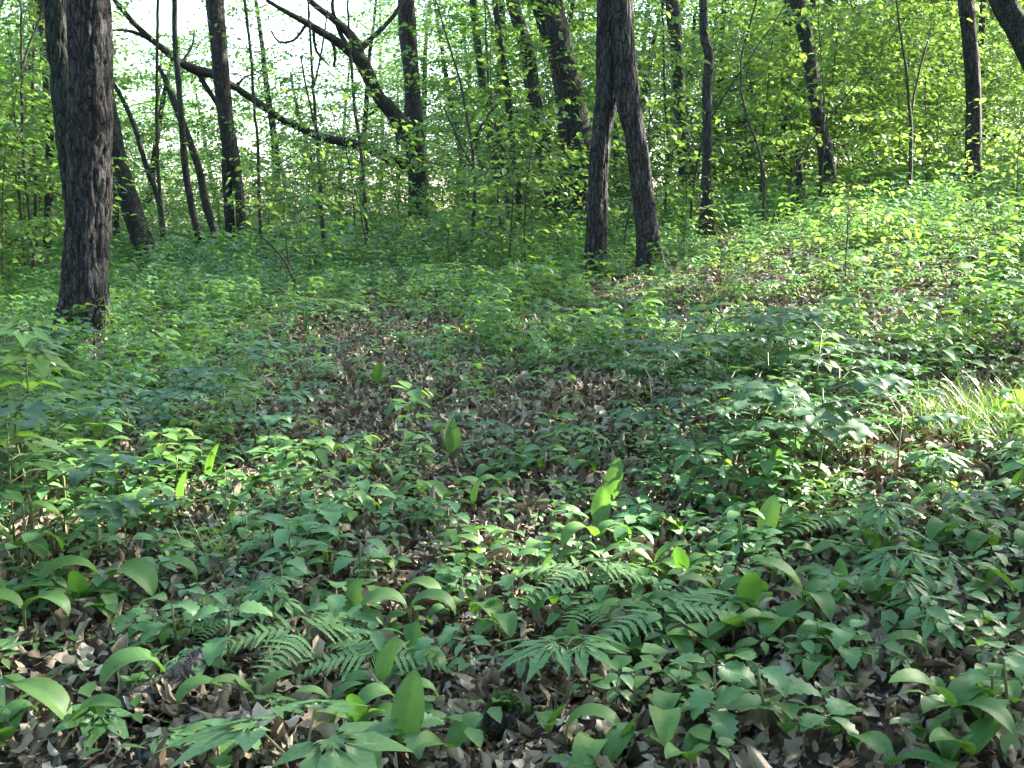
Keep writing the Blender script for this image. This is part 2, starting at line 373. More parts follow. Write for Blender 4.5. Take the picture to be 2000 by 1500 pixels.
def herb_tpl(seed, kind):
    """one small plant as template: (leaf part, stem part)"""
    r = random.Random(seed); lf = MB(); 
    h = {'seedling': .05, 'tuft': .11, 'tall': .30, 'whorl': .16}[kind]
    levels = {'seedling': 1, 'tuft': 2, 'tall': 5, 'whorl': 2}[kind]
    lean = (r.uniform(-.15, .15) * h, r.uniform(-.15, .15) * h)
    for k in range(levels):
        t = 1 - .8 * k / max(levels, 1); n = {'seedling': r.choice([2, 3, 4]), 'tuft': 4, 'tall': 4, 'whorl': 6}[kind]
        a0 = r.uniform(0, 6.28)
        for j in range(n):
            a = a0 + j * 2 * PI / n + r.uniform(-.35, .35)
            L_ = {'seedling': .034, 'tuft': .052, 'tall': .085, 'whorl': .06}[kind] * r.uniform(.7, 1.25) * (.75 + .25 * t)
            wd = .36 if kind == 'whorl' else r.uniform(.5, .65)
            V, F, U = blade(L_, L_ * wd, 2, 3 if kind == 'seedling' else 4, ovate, r.uniform(-.05, .5), r.uniform(.3, 1.1), .22)
            V[:, 1] += L_ * .18
            Mx = mats3(a, 0, r.uniform(-.3, .3), 1)[0]
            lf.add(V @ Mx.T + np.array([lean[0] * t, lean[1] * t, h * t]), F, U)
    if kind in ('tall', 'tuft', 'whorl'):
        V, F, U = tube([(0, 0, 0), (lean[0] * .5, lean[1] * .5, h * .5), (lean[0], lean[1], h)], [.0016, .0013, .0009], 4, False); lf.add(V, F, U)
    V = np.concatenate(lf.V); L_ = np.concatenate(lf.L); N_ = np.concatenate(lf.N); out = []; o = 0
    for n in N_: out.append(tuple(L_[o:o + n])); o += n
    return V, out, np.concatenate(lf.U)
def patchy(x, y):
    """how leafy the ground is; bare patches as in the middle of the photograph"""
    px = 1000 + FPX * x / y; d = .55 + .6 * fbm(x, y, 5, 1.3)
    d = d - .45 * np.exp(-(((px - 720) / 230) ** 2 + ((y - 6.0) / 2.2) ** 2))
    d = d - .35 * np.exp(-(((px - 1500) / 420) ** 2 + ((y - 3.3) / .7) ** 2)) - .3 * np.exp(-(((px - 1050) / 400) ** 2 + ((y - 2.0) / .6) ** 2))
    d = d - .4 * np.exp(-(((px - 1500) / 200) ** 2 + ((y - 11) / 1.5) ** 2))
    d = d + .25 * np.clip((y - 7.5) / 3, 0, 1) + .25 * (px < 500) * (y > 4)
    d = d - .7 * np.exp(-(((px - 175) / 75) ** 2 + ((y - 5.9) / .8) ** 2)) - .6 * np.exp(-(((px - 1225) / 90) ** 2 + ((y - 7.4) / .9) ** 2))
    d = d - .55 * np.exp(-(((px - 1540) / 240) ** 2 + ((y - 7.4) / 1.2) ** 2)) - .15 * np.exp(-(((px - 900) / 420) ** 2 + ((y - 4.2) / .9) ** 2))
    d = d - .25 * (fbm(x, y, 33, 2.6) > .12)
    d = d - 1.2 * np.exp(-(((px - 1920) / 110) ** 2 + ((y - 3.1) / .35) ** 2))
    return np.clip(d, .07, 1)
def cover(name, kind, n, seed, y0, y1, s0, s1, m, label, nv=5, near_far=None, exp=1.0):
    x, y, r = region(n, seed, y0, y1); keep = r.random(len(x)) < patchy(x, y) ** exp; x, y = x[keep], y[keep]
    b = MB()
    for k in range(nv):
        s = slice(k, None, nv); n_ = len(x[s]); sc = r.uniform(s0, s1, n_)
        if near_far: sc *= near_far(y[s])
        b.scatter(herb_tpl(seed * 10 + k, kind), np.stack([x[s], y[s], ground_z(x[s], y[s]) + .004], 1), mats3(r.uniform(0, 6.28, n_), r.normal(0, .08, n_), r.normal(0, .08, n_), sc))
    return tag(b.build(name, m), label, None, None, 'stuff')
cover('seedlings', 'seedling', 84000, 21, 1.3, 19, .6, 1.45, M['herb_leaf'], 'tiny round-leaved green seedlings carpeting the leaf litter', 8, None, .75)
cover('low_ground_cover', 'tuft', 16000, 22, 1.7, 23, .45, 1.35, M['cool_leaf'], 'low pale green leafy ground cover between the broad-leaved plants', 6, None, 1.2)
cover('pale_ground_cover', 'tuft', 9000, 28, 1.5, 7.5, .3, .8, M['cool_leaf'], 'small pale-leaved herbs filling the gaps between the broad-leaved plants', 8, None, .8)
cover('whorled_ground_cover', 'whorl', 3800, 23, 2.4, 20, .5, 1.15, M['herb_leaf'], 'narrow-leaved whorled herbs forming bright green ground cover', 5, None, 1.5)
cover('tall_undergrowth', 'tall', 7500, 24, 7.8, 26, .5, 1.5, M['cool_leaf'], 'knee-high leafy undergrowth covering the slope below the trees', 8, lambda y: np.clip(.42 + (y - 7.5) / 14, .38, .95), .8)
cover('slope_undergrowth', 'tall', 4500, 25, 7.8, 28, .5, 1.6, M['herb_leaf'], 'yellow-green leafy undergrowth mixed through the slope vegetation', 8, lambda y: np.clip(.42 + (y - 7.5) / 13, .38, 1.0), .8)

cover('leggy_undergrowth', 'tall', 3000, 26, 2.6, 8.5, .3, .9, M['herb_leaf'], 'leggy fine-stemmed leafy herbs in the middle ground', 8, None, 1.3)
def grass_blades(b, cx, cy, n, rad, h, r, out=.5):
    for _ in range(n):
        a = r.uniform(0, 6.28); q = rad * math.sqrt(r.random()); x, y = cx + math.cos(a) * q, cy + math.sin(a) * q
        V, F, U = blade(h * r.uniform(.6, 1.15), r.uniform(.0016, .0036), 1, 7, lambda v: (1 - v) ** .5, r.uniform(1.1, 1.5), r.uniform(.3, 2.2) * out * 2, 0)
        Mx = mats3(r.uniform(0, 6.28), 0, 0, 1)[0]
        b.add(V @ Mx.T + np.array([x, y, float(ground_z(x, y))]), F, U)
b = MB(); rg = random.Random(5)
x, y, r = region(1200, 31, 5, 20)
for i in range(len(x)):
    if fbm(x[i], y[i], 9, .8) > .22: grass_blades(b, x[i], y[i], 5, .12, .22, rg)
tag(b.build('forest_grass', M['grass']), 'sparse fine green grass blades scattered over the slope', None, None, 'stuff')

# ------------------------------------------------------------------ main trees
def trunk_mesh(b, path, seg, rough, freq, seed, fine_to=None, flare=0.0):
    """path rows x,y,z,r ; displaced tube with vertical bark furrows"""
    pts = path[:, :3]; rad = path[:, 3]; V, F, U = tube(pts, rad, seg, True)
    n = len(pts); ang = np.arange(seg) / seg * 2 * PI
    cum = np.concatenate([[0], np.cumsum(np.linalg.norm(np.diff(pts, axis=0), axis=1))])
    V = V.reshape(n, seg, 3)
    for i in range(n):
        s = cum[i]; R_ = rad[i]; c = pts[i]
        fl = flare * math.exp(-s / .2) if flare else 0
        for j in range(seg):
            ca, sa = math.cos(ang[j]), math.sin(ang[j])
            q = noise.noise((ca * R_ * freq + seed, sa * R_ * freq, s * freq * .22)); q2 = noise.noise((ca * R_ * freq * 2.3 + seed, sa * R_ * freq * 2.3, s * freq * .5 + 7))
            big = noise.noise((ca * 1.2 + seed, sa * 1.2, s * 1.6))
            d = rough * (min(1, abs(q) * 3.8) - .5 + .45 * q2) + R_ * .13 * big
            if fl: d += R_ * fl * (1 + .8 * math.sin(ang[j] * 4 + seed))
            V[i, j] += (V[i, j] - c) / R_ * d
    b.add(V.reshape(-1, 3), F, U)
def px_path(poly, Y0, lean=0., top=9.0, step=.05):
    """photograph polyline (px, py, width px) from base to top -> world rows; continued upward above the frame"""
    P = []
    z0 = None
    for px, py, wd in poly:
        p = at_depth(px, py, Y0); z0 = p[2] if z0 is None else z0
        Yk = Y0 + lean * (p[2] - z0); p = at_depth(px, py, Yk)
        dep = (p - np.array([0, 0, EYE])) @ FWD
        P.append((*p, wd / 2 / FPX * dep))
    P = np.array(P)
    if top:
        d = P[-1] - P[-2]; d = d / max(abs(d[2]), .05)
        while P[-1][2] < top:
            nx_ = P[-1].copy(); nx_[:3] += d[:3] * 1.0 * np.array([.75, .75, 1]); nx_[3] *= .93; P = np.vstack([P, nx_]); d[:2] *= .8
    return P
def clumps(b, centre, rx, rz, n, leaf, tpl, r, per=60, squash=.28, carve=True, tilt=.45, wide=.55):
    c = r.normal(0, .5, (n, 3)) * np.array([rx, rx, rz]) + centre
    pos = np.repeat(c, per, 0) + r.normal(0, 1, (n * per, 3)) * np.array([wide, wide, wide * squash])
    if carve: pos = pos[gap_mask(pos)]
    k = len(pos)
    b.scatter(tpl, pos, mats3(r.uniform(0, 6.28, k), r.normal(-.15, tilt, k), r.normal(0, tilt, k), r.uniform(.65, 1.3, k) * leaf))
def limb(b, base, direction, length, r0, r, n=7, up=.2, seg=6):
    p = np.array(base, float); d = np.array(direction, float); d /= np.linalg.norm(d); P = [p.copy()]
    for i in range(n):
        d = d + r.normal(0, .13, 3) + np.array([0, 0, up * .1]); d /= np.linalg.norm(d); p = p + d * length / n; P.append(p.copy())
    b.add(*tube(P, np.linspace(r0, r0 * .25, n + 1), seg)); return np.array(P)

TREES = [  # name, label, category, depth (None = from the ground), list of stems, seg, rough
 ('tree', 'large dark twin-stemmed tree at the left front with deeply furrowed bark', None,
  [[(165, 668, 98), (168, 610, 86), (167, 540, 79), (171, 450, 78), (176, 360, 80), (176, 180, 77), (170, 0, 80)],
   [(158, 480, 44), (150, 400, 42), (131, 250, 42), (116, 100, 42), (110, 0, 43)]], 120, .017, .0),
 ('tree', 'front tree right of centre whose two leaning legs meet like an A', None,
  [[(1272, 533, 52), (1269, 500, 46), (1261, 420, 41), (1248, 315, 39), (1237, 250, 40), (1226, 190, 46), (1219, 105, 42), (1214, 0, 40)],
   [(1164, 490, 40), (1166, 420, 37), (1171, 315, 36), (1177, 245, 37), (1185, 190, 42), (1187, 105, 42), (1188, 0, 42)]], 80, .012, .0),
 ('tree', 'leaning brown trunk directly right of the large twin-stemmed front tree', 14.0,
  [[(298, 545, 46), (283, 490, 42), (268, 440, 38), (247, 375, 36), (230, 310, 33), (216, 230, 30), (200, 140, 26)]], 22, .008, .02),
 ('tree', 'slim slightly wavy grey trunk left of the large twin-stemmed front tree', 15.0,
  [[(94, 548, 17), (93, 480, 16), (95, 400, 16), (97, 315, 16), (96, 220, 15), (86, 110, 14), (76, 0, 13)]], 14, .004, .02),
 ('tree', 'thin leaning trunk whose foot stands behind the leaning brown trunk', 16.5,
  [[(323, 525, 11), (316, 430, 11), (303, 370, 10), (287, 330, 10), (259, 238, 9), (232, 180, 8), (215, 150, 8)]], 10, .003, .02),
 ('tree', 'dark slender trunk curving left of the broken leaning trunk', 15.5,
  [[(399, 520, 16), (388, 465, 14), (372, 390, 14), (362, 330, 13), (355, 245, 12), (348, 150, 11), (341, 70, 10), (341, 0, 10)]], 12, .004, .02),
 ('dead_tree', 'broken grey leaning trunk without a top between two dark slender trunks', 17.0,
  [[(429, 482, 18), (415, 440, 16), (402, 402, 15), (392, 345, 14), (378, 298, 14), (358, 245, 14), (343, 208, 13), (325, 160, 11), (310, 130, 6)]], 14, .005, .02),
 ('tree', 'tall dark tree forking into two legs near its base left of centre', 17.5,
  [[(472, 462, 19), (469, 400, 19), (463, 350, 21), (450, 295, 30), (438, 210, 30), (428, 105, 33), (420, 0, 35)],
   [(450, 458, 19), (446, 400, 19), (443, 340, 19), (444, 300, 20), (440, 240, 20)]], 20, .007, .02),
 ('tree', 'gnarled big tree behind left of centre with long dead limbs reaching left', 21.0,
  [[(816, 462, 36), (816, 400, 33), (813, 332, 33), (807, 250, 42), (806, 190, 32), (801, 120, 30), (797, 60, 34), (793, 0, 33)]], 26, .012, .02),
 ('tree', 'narrow tree with a kinked trunk right of the gnarled limbed tree', 15.0,
  [[(1014, 452, 13), (1012, 370, 12), (1000, 300, 12), (995, 230, 13), (988, 157, 13), (977, 87, 12), (966, 0, 11)]], 12, .004, .02),
 ('tree', 'pale ridged trunk leaning left behind the kinked narrow tree', 17.0,
  [[(1078, 372, 35), (1068, 325, 33), (1052, 245, 32), (1040, 175, 29), (1031, 105, 28), (1010, 35, 26), (1000, 0, 25)]], 22, .008, .02),
 ('tree', 'very thick leaning trunk just behind the left leg of the A-shaped tree', 15.5,
  [[(1134, 380, 62), (1130, 308, 60), (1119, 235, 58), (1102, 140, 52), (1089, 70, 48), (1075, 0, 46)],
   [(1108, 150, 14), (1075, 90, 18), (1052, 30, 17), (1044, 0, 16)]], 34, .012, .02),
 ('tree', 'slim trunk seen through the gap between the legs of the A-shaped tree', 19.0,
  [[(1207, 380, 16), (1206, 310, 15), (1204, 240, 15), (1200, 150, 14)]], 10, .004, .02),
 ('tree', 'rough upright trunk right of the A-shaped tree partly hidden by leaves', 18.0,
  [[(1343, 340, 31), (1336, 300, 27), (1328, 210, 25), (1322, 105, 26), (1313, 0, 27)]], 18, .008, .02),
 ('tree', 'smooth grey trunk with a slight bend standing alone right of centre', 11.5,
  [[(1380, 425, 24), (1380, 350, 21), (1382, 280, 19), (1381, 175, 19), (1385, 110, 18), (1376, 70, 18), (1374, 0, 17)]], 20, .003, .01),
 ('tree', 'dark trunk leaning left behind the slope in the right half', 14.5,
  [[(1620, 362, 32), (1612, 297, 27), (1598, 227, 25), (1588, 157, 26), (1577, 87, 27), (1556, 0, 28)]], 20, .007, .02),
 ('tree', 'faint straight trunk just left of the dark leaning trunk on the slope', 20.0,
  [[(1523, 330, 19), (1526, 270, 18), (1532, 180, 19), (1538, 90, 20), (1541, 0, 20)]], 14, .005, .02),
 ('dead_tree', 'short dark snag standing in front of the leaning trunk on the slope', 13.5,
  [[(1563, 375, 17), (1561, 330, 14), (1559, 288, 12)]], 12, .004, .02),
 ('tree', 'dark near-black trunk rising from the sunlit undergrowth at far right', None,
  [[(1903, 378, 36), (1901, 315, 30), (1902, 210, 28), (1896, 105, 28), (1886, 0, 30)]], 24, .006, .01),
 ('tree', 'thick dark trunk leaning out of the top right corner of the wood', 12.0,
  [[(2110, 330, 56), (2060, 210, 50), (2020, 120, 46), (1986, 52, 44), (1958, 0, 44)]], 24, .008, .01),
 ('tree', 'thin pale trunk between the two dark trunks at the right edge', 22.0,
  [[(1925, 330, 13), (1920, 200, 12), (1917, 80, 12), (1921, 0, 11)]], 10, .003, .02),
 ('tree', 'slim dark trunk directly right of the large twin-stemmed tree foot', 18.0,
  [[(229, 520, 15), (226, 430, 14), (220, 330, 13), (214, 240, 12)]], 10, .004, .02),
 ('tree', 'thin trunk leaning slightly left in the bright right background', 22.0,
  [[(1712, 250, 9), (1694, 140, 9), (1681, 70, 9), (1664, 0, 9)]], 8, .002, .02),
 ('tree', 'slim dark trunk left of the near-black trunk under bright sky gaps', 24.0,
  [[(1868, 250, 14), (1858, 120, 13), (1848, 60, 12), (1836, 0, 12)]], 8, .003, .02),
 ('tree', 'dim leaning trunk low behind the kinked narrow tree', 20.0,
  [[(992, 372, 22), (975, 310, 20), (960, 270, 18), (950, 215, 16)]], 12, .004, .02),
]
THIN = [  # thin saplings whose stems the photograph shows (label, depth, polylines)
 ('wiry sapling with a curved stem near the left edge', 12.0, [[(62, 460, 7), (52, 380, 6), (46, 315, 6), (43, 220, 6), (44, 140, 6), (58, 85, 5), (72, 50, 4)], [(43, 200, 5), (42, 100, 5), (40, 0, 4)]]),
 ('straight thin sapling between the left edge and the wavy grey trunk', 15.0, [[(70, 470, 7), (70, 380, 6), (66, 280, 6), (64, 196, 5), (66, 80, 4)]]),
 ('upright pole-thin sapling crossed by the long dead limb', 16.0, [[(315, 420, 8), (309, 330, 7), (306, 210, 6), (307, 100, 6), (308, 0, 6)]]),
 ('thin dark sapling between the forked tree and the dead limbs', 15.0, [[(504, 330, 6), (503, 270, 6), (497, 210, 6), (490, 105, 6), (478, 0, 6)]]),
 ('branching thin sapling beneath the long dead limb', 14.0, [[(632, 472, 9), (626, 380, 8), (620, 280, 7), (612, 175, 6), (605, 60, 5)], [(618, 260, 4), (600, 180, 4), (588, 110, 3)], [(612, 175, 4), (630, 90, 4), (640, 20, 3)]]),
 ('thin sapling standing just left of the gnarled limbed tree', 15.0, [[(718, 455, 8), (712, 380, 8), (706, 300, 7), (694, 220, 7), (688, 150, 6), (682, 60, 5)]]),
 ('forked sapling with a Y of thin stems in the centre background', 12.5, [[(923, 462, 8), (927, 400, 8), (926, 350, 7), (923, 297, 7), (912, 227, 5), (898, 157, 5), (884, 110, 4)], [(923, 280, 5), (940, 245, 5), (958, 220, 4), (986, 190, 4)], [(924, 325, 6), (903, 290, 5), (880, 240, 4), (866, 210, 3)]]),
 ('slender leaning sapling right of the Y-forked sapling', 14.0, [[(992, 330, 7), (982, 290, 6), (967, 232, 6), (955, 190, 5), (952, 120, 4)]]),
 ('arched thin sapling between the smooth grey trunk and the slope trunks', 11.5, [[(1491, 388, 6), (1489, 340, 6), (1482, 297, 5), (1464, 245, 5), (1452, 200, 5), (1447, 120, 4), (1470, 30, 4)]]),
 ('narrow sapling with raised twin branches in the bright right background', 12.5, [[(1779, 310, 8), (1779, 250, 7), (1776, 200, 6), (1766, 110, 5), (1757, 50, 4)], [(1779, 230, 5), (1790, 160, 4), (1812, 80, 4)]]),
 ('bent sapling curving up beside the short dark snag', 12.0, [[(1540, 378, 6), (1550, 340, 6), (1562, 310, 5), (1585, 275, 4), (1612, 240, 3)]]),
 ('small sapling leaning left in front of the slope undergrowth', 8.4, [[(585, 585, 7), (573, 545, 6), (556, 510, 5), (530, 478, 4), (505, 455, 3)]]),
 ('thin crooked sapling right of the smooth grey trunk with rising twigs', 11.8, [[(1352, 385, 5), (1362, 320, 5), (1385, 240, 5), (1420, 180, 4), (1440, 150, 3)]]),
 ('thin upright sapling in the green haze right of the A-shaped tree', 14.0, [[(1300, 395, 6), (1306, 320, 6), (1300, 200, 5), (1296, 80, 4)]]),
]
def sprays(b, tw, P, r, leaf, n_side, tpl, spread=.35, every=.1, droop=.3):
    """leaves and short twigs along a branch polyline P"""
    seglen = np.linalg.norm(np.diff(P, axis=0), axis=1).sum(); n = max(3, int(seglen / every)); pos = []; yaw = []; 
    cs = np.linspace(.15, 1, n)
    idx = cs * (len(P) - 1); i0 = np.minimum(idx.astype(int), len(P) - 2); fr = (idx - i0)[:, None]
    Q = P[i0] * (1 - fr) + P[i0 + 1] * fr; T = P[i0 + 1] - P[i0]
    for q, t in zip(Q, T):
        a = math.atan2(t[1], t[0])
        for sgn in (-1, 1):
            m = r.integers(1, n_side + 1); L_ = spread * r.uniform(.4, 1.1); aa = a + sgn * r.uniform(.5, 1.2)
            e = q + np.array([math.cos(aa) * L_, math.sin(aa) * L_, r.normal(0, .12) * L_ - droop * .2 * L_])
            if tw is not None and L_ > .2: tw.add(*tube([q, (q + e) / 2 + np.array([0, 0, .01]), e], [.0022, .0016, .0008], 4, False))
            for k in range(m):
                f = (k + 1) / m; p = q * (1 - f) + e * f
                pos.append(p); yaw.append(aa - PI / 2 + r.normal(0, .7))
    pos = np.array(pos); k = len(pos)
    b.scatter(tpl, pos, mats3(np.array(yaw), r.normal(-.15, .3, k), r.normal(0, .35, k), r.uniform(.6, 1.25, k) * leaf))
GROUNDED = []
for ti, (nm, label, depth, stems, seg, rough, base_extra) in enumerate(TREES):
    p0 = on_ground(stems[0][0][0], stems[0][0][1]); Yd = depth or p0[1]
    paths = []; r = np.random.default_rng(300 + ti); dead = nm == 'dead_tree'
    for si, poly in enumerate(stems):
        P = px_path(poly, Yd if si == 0 or ti > 1 else Yd + (.30 if ti == 0 else .13), 0, None if dead else (9.5 if Yd > 10 else 8.5))
        if poly[0][1] > 300 or si == 0:       # foot: run down into the ground
            gz = float(ground_z(P[0][0], P[0][1]))
            if si == 0 or poly[0][1] > 440 and ti != 0:
                foot = P[0].copy(); d = P[0] - P[1]; 
                if foot[2] > gz - .05: foot[:2] += d[:2] / max(abs(d[2]), .1) * (foot[2] - gz + .05) * .5; foot[2] = gz - .08; foot[3] *= 1.15; P = np.vstack([foot, P])
        paths.append(P)
    root = empty(nm, (paths[0][0][0], paths[0][0][1], float(ground_z(paths[0][0][0], paths[0][0][1])))); org = np.array(root.location)
    tag(root, label, 'tree')
    for si, P in enumerate(paths):
        b = MB(); P = P.copy(); P[:, :3] -= org
        fine = smooth_path(P[P[:, 2] < 3.6 + (Yd > 10) * 3] if (P[:, 2] < 3.6 + (Yd > 10) * 3).sum() > 2 else P, max(.022, Yd * .0042))
        rest = P[P[:, 2] >= fine[-1][2] + .05]
        path = np.vstack([fine, rest]) if len(rest) else fine
        trunk_mesh(b, path, seg, rough, 26 if seg > 40 else 18, ti * 3.7 + si, flare=.34 if si == 0 or ti == 1 else 0)
        b.build('trunk', M['bark_pale'] if ti == 0 and si == 1 else M['bark'] if seg >= 20 else M['bark2'], root)
    if not dead:                               # a crown far above the frame, which shades the ground
        b = MB(); lb = MB(); T = paths[0][-1][:3] - org
        for k in range(7):
            a = r.uniform(0, 6.28); st = paths[0][-1 - (k % 3)][:3] - org; Q = limb(lb, st, (math.cos(a), math.sin(a), .7), r.uniform(1.5, 3), .04, r)
        lb.build('limb', M['bark2'], root)
        clumps(b, T + np.array([0, 0, 1.2]) + org, 2.6, 1.8, 26, .15, FAR_LEAF, r, 60, .3)
        V = [v - org for v in b.V]; b.V = [np.asarray(v, np.float32) for v in V]
        b.build('crown', M['tree_leaf'], root)
    if ti == 8:   # gnarled limbs of the big tree behind
        limbs = [
          [(792, 322, 20), (765, 311, 22), (735, 294, 20), (702, 283, 20), (660, 275, 16), (623, 266, 14), (577, 245, 14), (546, 230, 12), (497, 196, 13), (455, 168, 13), (420, 147, 17), (385, 137, 18), (350, 120, 14), (304, 84, 12), (266, 50, 10), (224, 0, 9), (205, -35, 6)],
          [(795, 275, 40), (779, 240, 32), (755, 205, 28), (737, 185, 24), (718, 145, 26), (700, 112, 28), (660, 82, 16), (620, 58, 14), (595, 42, 12), (560, 24, 9), (520, 0, 6)],
          [(704, 118, 24), (695, 85, 20), (672, 55, 16), (648, 35, 13), (615, 10, 11), (590, -15, 9), (560, -40, 6)],
          [(700, 100, 14), (725, 75, 10), (752, 50, 8), (775, 22, 7), (790, -5, 6)],
          [(385, 137, 12), (400, 165, 10), (425, 205, 8), (436, 240, 4)],
          [(304, 84, 7), (270, 66, 6), (235, 58, 5), (212, 62, 3)],
          [(648, 75, 7), (655, 105, 6), (652, 130, 4)], [(600, 45, 6), (575, 78, 5), (545, 82, 4), (530, 60, 3)], [(612, 55, 6), (618, 100, 5), (640, 125, 3)], [(690, 100, 10), (668, 72, 8), (650, 20, 7), (652, -20, 6)],
          [(355, 122, 5), (375, 90, 4), (380, 60, 3)], [(460, 170, 6), (480, 150, 4), (500, 145, 3)], [(745, 195, 8), (735, 215, 6), (700, 235, 3)]]
        for li, poly in enumerate(limbs):
            lean = 0; P = []
            for px, py, wd in poly:
                Yk = Yd - .3 - (820 - px) / 820 * 4.0; p = at_depth(px, py, Yk); P.append((*(p - org), wd / 2 / FPX * Yk))
            P = smooth_path(P, .08); b = MB(); trunk_mesh(b, P, 12, .009, 22, 50 + li)
            b.build('limb', M['bark2'], root)
for ti, (label, Yd, stems) in enumerate(THIN):
    r = np.random.default_rng(500 + ti)
    root = None; tw = MB(); lf = MB()
    for si, poly in enumerate(stems):
        P = px_path(poly, Yd, r.uniform(-.1, .1), None)
        if si == 0:
            gz = float(ground_z(P[0][0], P[0][1])); foot = P[0].copy()
            foot[2] = gz - .05; foot[3] *= 1.2
            if P[0][2] > gz: P = np.vstack([foot, P])
            org = np.array([foot[0], foot[1], gz])
            if ti != 11:
                d = P[-1] - P[-2]; e = P[-1] + d / max(.2, abs(d[2])) * 1.6; e[3] = .004; P = np.vstack([P, e])
        P[:, :3] -= org; S = smooth_path(P, .12)
        S[:, :3] += r.normal(0, .004, (len(S), 3))
        tw.add(*tube(S[:, :3], S[:, 3], 7))
        top = P[-1][2]
        hs = S[S[:, 2] > min(.9, .4 * S[:, 2].max())]
        for q in hs[::(2 if ti == 11 else 3)]:
            a = r.uniform(0, 6.28); Lb = r.uniform(.3, .9) * (.5 if ti == 11 else 1)
            if r.random() < .8:
                Pb = limb(tw, q[:3], (math.cos(a), math.sin(a), r.uniform(.1, .6)), Lb, min(q[3] * .6, .006), r, 4, .1, 5)
                sprays(lf, tw, Pb, r, .075, 3, TREE_LEAF, .22, .09)
    root = empty('sapling', org); tag(root, label, 'sapling')
    tw.build('trunk', M['twig'], root); lf.build('foliage', M['sapling_leaf'], root)

# ------------------------------------------------------------------ understory saplings and background trees (copied)
def make_sapling(k, h, nb, leaf, name='young_tree'):
    r = np.random.default_rng(700 + k); root = empty(name); tw = MB(); lf = MB()
    P = [np.array([0, 0, -.05])]; d = np.array([r.normal(0, .08), r.normal(0, .08), 1.])
    for i in range(9):
        d = d + r.normal(0, .07, 3) * np.array([1, 1, .2]); d /= np.linalg.norm(d); P.append(P[-1] + d * h / 9)
    P = np.array(P); S = smooth_path(np.c_[P, np.linspace(.006 + h * .0025, .003, 10)], .1); tw.add(*tube(S[:, :3], S[:, 3], 7))
    for i in range(nb):
        f = .16 + .84 * (i + r.random()) / nb; q = S[min(len(S) - 1, int(f * len(S)))]; a = i * 2.4 + r.normal(0, .4)
        Lb = (.35 + h * .26 * (1 - abs(f - .45) * .9)) * r.uniform(.6, 1.1)
        Pb = limb(tw, q[:3], (math.cos(a), math.sin(a), r.uniform(.15, .7)), Lb, max(.003, q[3] * .45), r, 6, -.1, 5)
        sprays(lf, tw if i % 2 else None, Pb, r, leaf, 4, TREE_LEAF, .34, .075, .5)
    t = tw.build('trunk', M['twig'], root); l = lf.build('foliage', M['sapling_leaf'], root); KIDS[root.name] = [t, l]
    return root
def make_bg_tree(k, h, n):
    r = np.random.default_rng(800 + k); root = empty('background_tree'); tw = MB(); lf = MB()
    P = [np.array([0, 0, -.3])]; d = np.array([r.normal(0, .1), r.normal(0, .1), 1.])
    for i in range(12):
        d = d + r.normal(0, .05, 3) * np.array([1, 1, .2]); d /= np.linalg.norm(d); P.append(P[-1] + d * h / 12)
    P = np.array(P); tw.add(*tube(P, np.linspace(.13 + .03 * (k % 2), .03, 13), 10))
    pos = []
    for i in range(n):
        f = .08 + .92 * (i + r.random()) / n; j = min(11, int(f * 12)); q = P[j] + (P[j + 1] - P[j]) * (f * 12 - j); a = i * 2.4 + r.normal(0, .5)
        Lb = (1.0 + 1.6 * math.sin(PI * min(1, f * .8 + .15))) * r.uniform(.5, 1.1)
        Pb = limb(tw, q, (math.cos(a), math.sin(a), r.uniform(.0, .6)), Lb, .016, r, 5, 0, 4)
        for t in (2, 3, 4, 5):
            m = 34; pos.append(Pb[t] + r.normal(0, 1, (m, 3)) * np.array([.30, .30, .07]))
    pos = np.concatenate(pos); m = len(pos)
    lf.scatter(FAR_LEAF, pos, mats3(r.uniform(0, 6.28, m), r.normal(-.12, .3, m), r.normal(0, .32, m), r.uniform(.08, .15, m)))
    t = tw.build('trunk', M['bark2'], root); l = lf.build('crown', M['tree_leaf'], root); KIDS[root.name] = [t, l]
    return root
SAPS = [make_sapling(k, h, nb, lf) for k, (h, nb, lf) in enumerate([(1.3, 11, .075), (2.0, 15, .085), (2.8, 20, .09), (3.6, 28, .095), (4.4, 34, .10), (1.6, 14, .075), (3.0, 20, .10), (.8, 9, .065), (.55, 7, .06)])]
BGT = [make_bg_tree(k, h, n) for k, (h, n) in enumerate([(9, 60), (8, 52), (10, 64), (7, 48)])]
rs = random.Random(41)
MARK = [(165, 'the large twin-stemmed front tree'), (300, 'the leaning brown trunk'), (460, 'the forked dark tree'), (630, 'the long dead limb'), (815, 'the gnarled limbed tree'), (1010, 'the kinked narrow tree'),
        (1120, 'the thick leaning trunk'), (1215, 'the A-shaped tree'), (1380, 'the smooth grey trunk'), (1610, 'the dark slope trunk'), (1780, 'the twin-branched sapling'), (1900, 'the near-black right trunk')]
KEY = []
def clear_of(x, y, gap):
    return all((x - a) ** 2 + (y - b_) ** 2 > gap * gap for a, b_ in KEY)
def in_sun_path(x, y, h, rad):
    for c, r in PATCH:
        d = np.array([x, y]) - c[:2]; s = SUN[:2] / np.linalg.norm(SUN[:2]); t = d @ s; q = abs(d @ np.array([-s[1], s[0]]))
        if t > -.2 and q < r + rad and c[2] + t * math.tan(SUN_EL) < h + float(ground_z(x, y)): return True
    return False
ORD = ['first', 'second', 'third', 'fourth', 'fifth', 'sixth', 'seventh', 'eighth', 'ninth', 'tenth', 'eleventh', 'twelfth', 'thirteenth', 'fourteenth', 'fifteenth', 'sixteenth', 'seventeenth', 'eighteenth', 'nineteenth', 'twentieth']
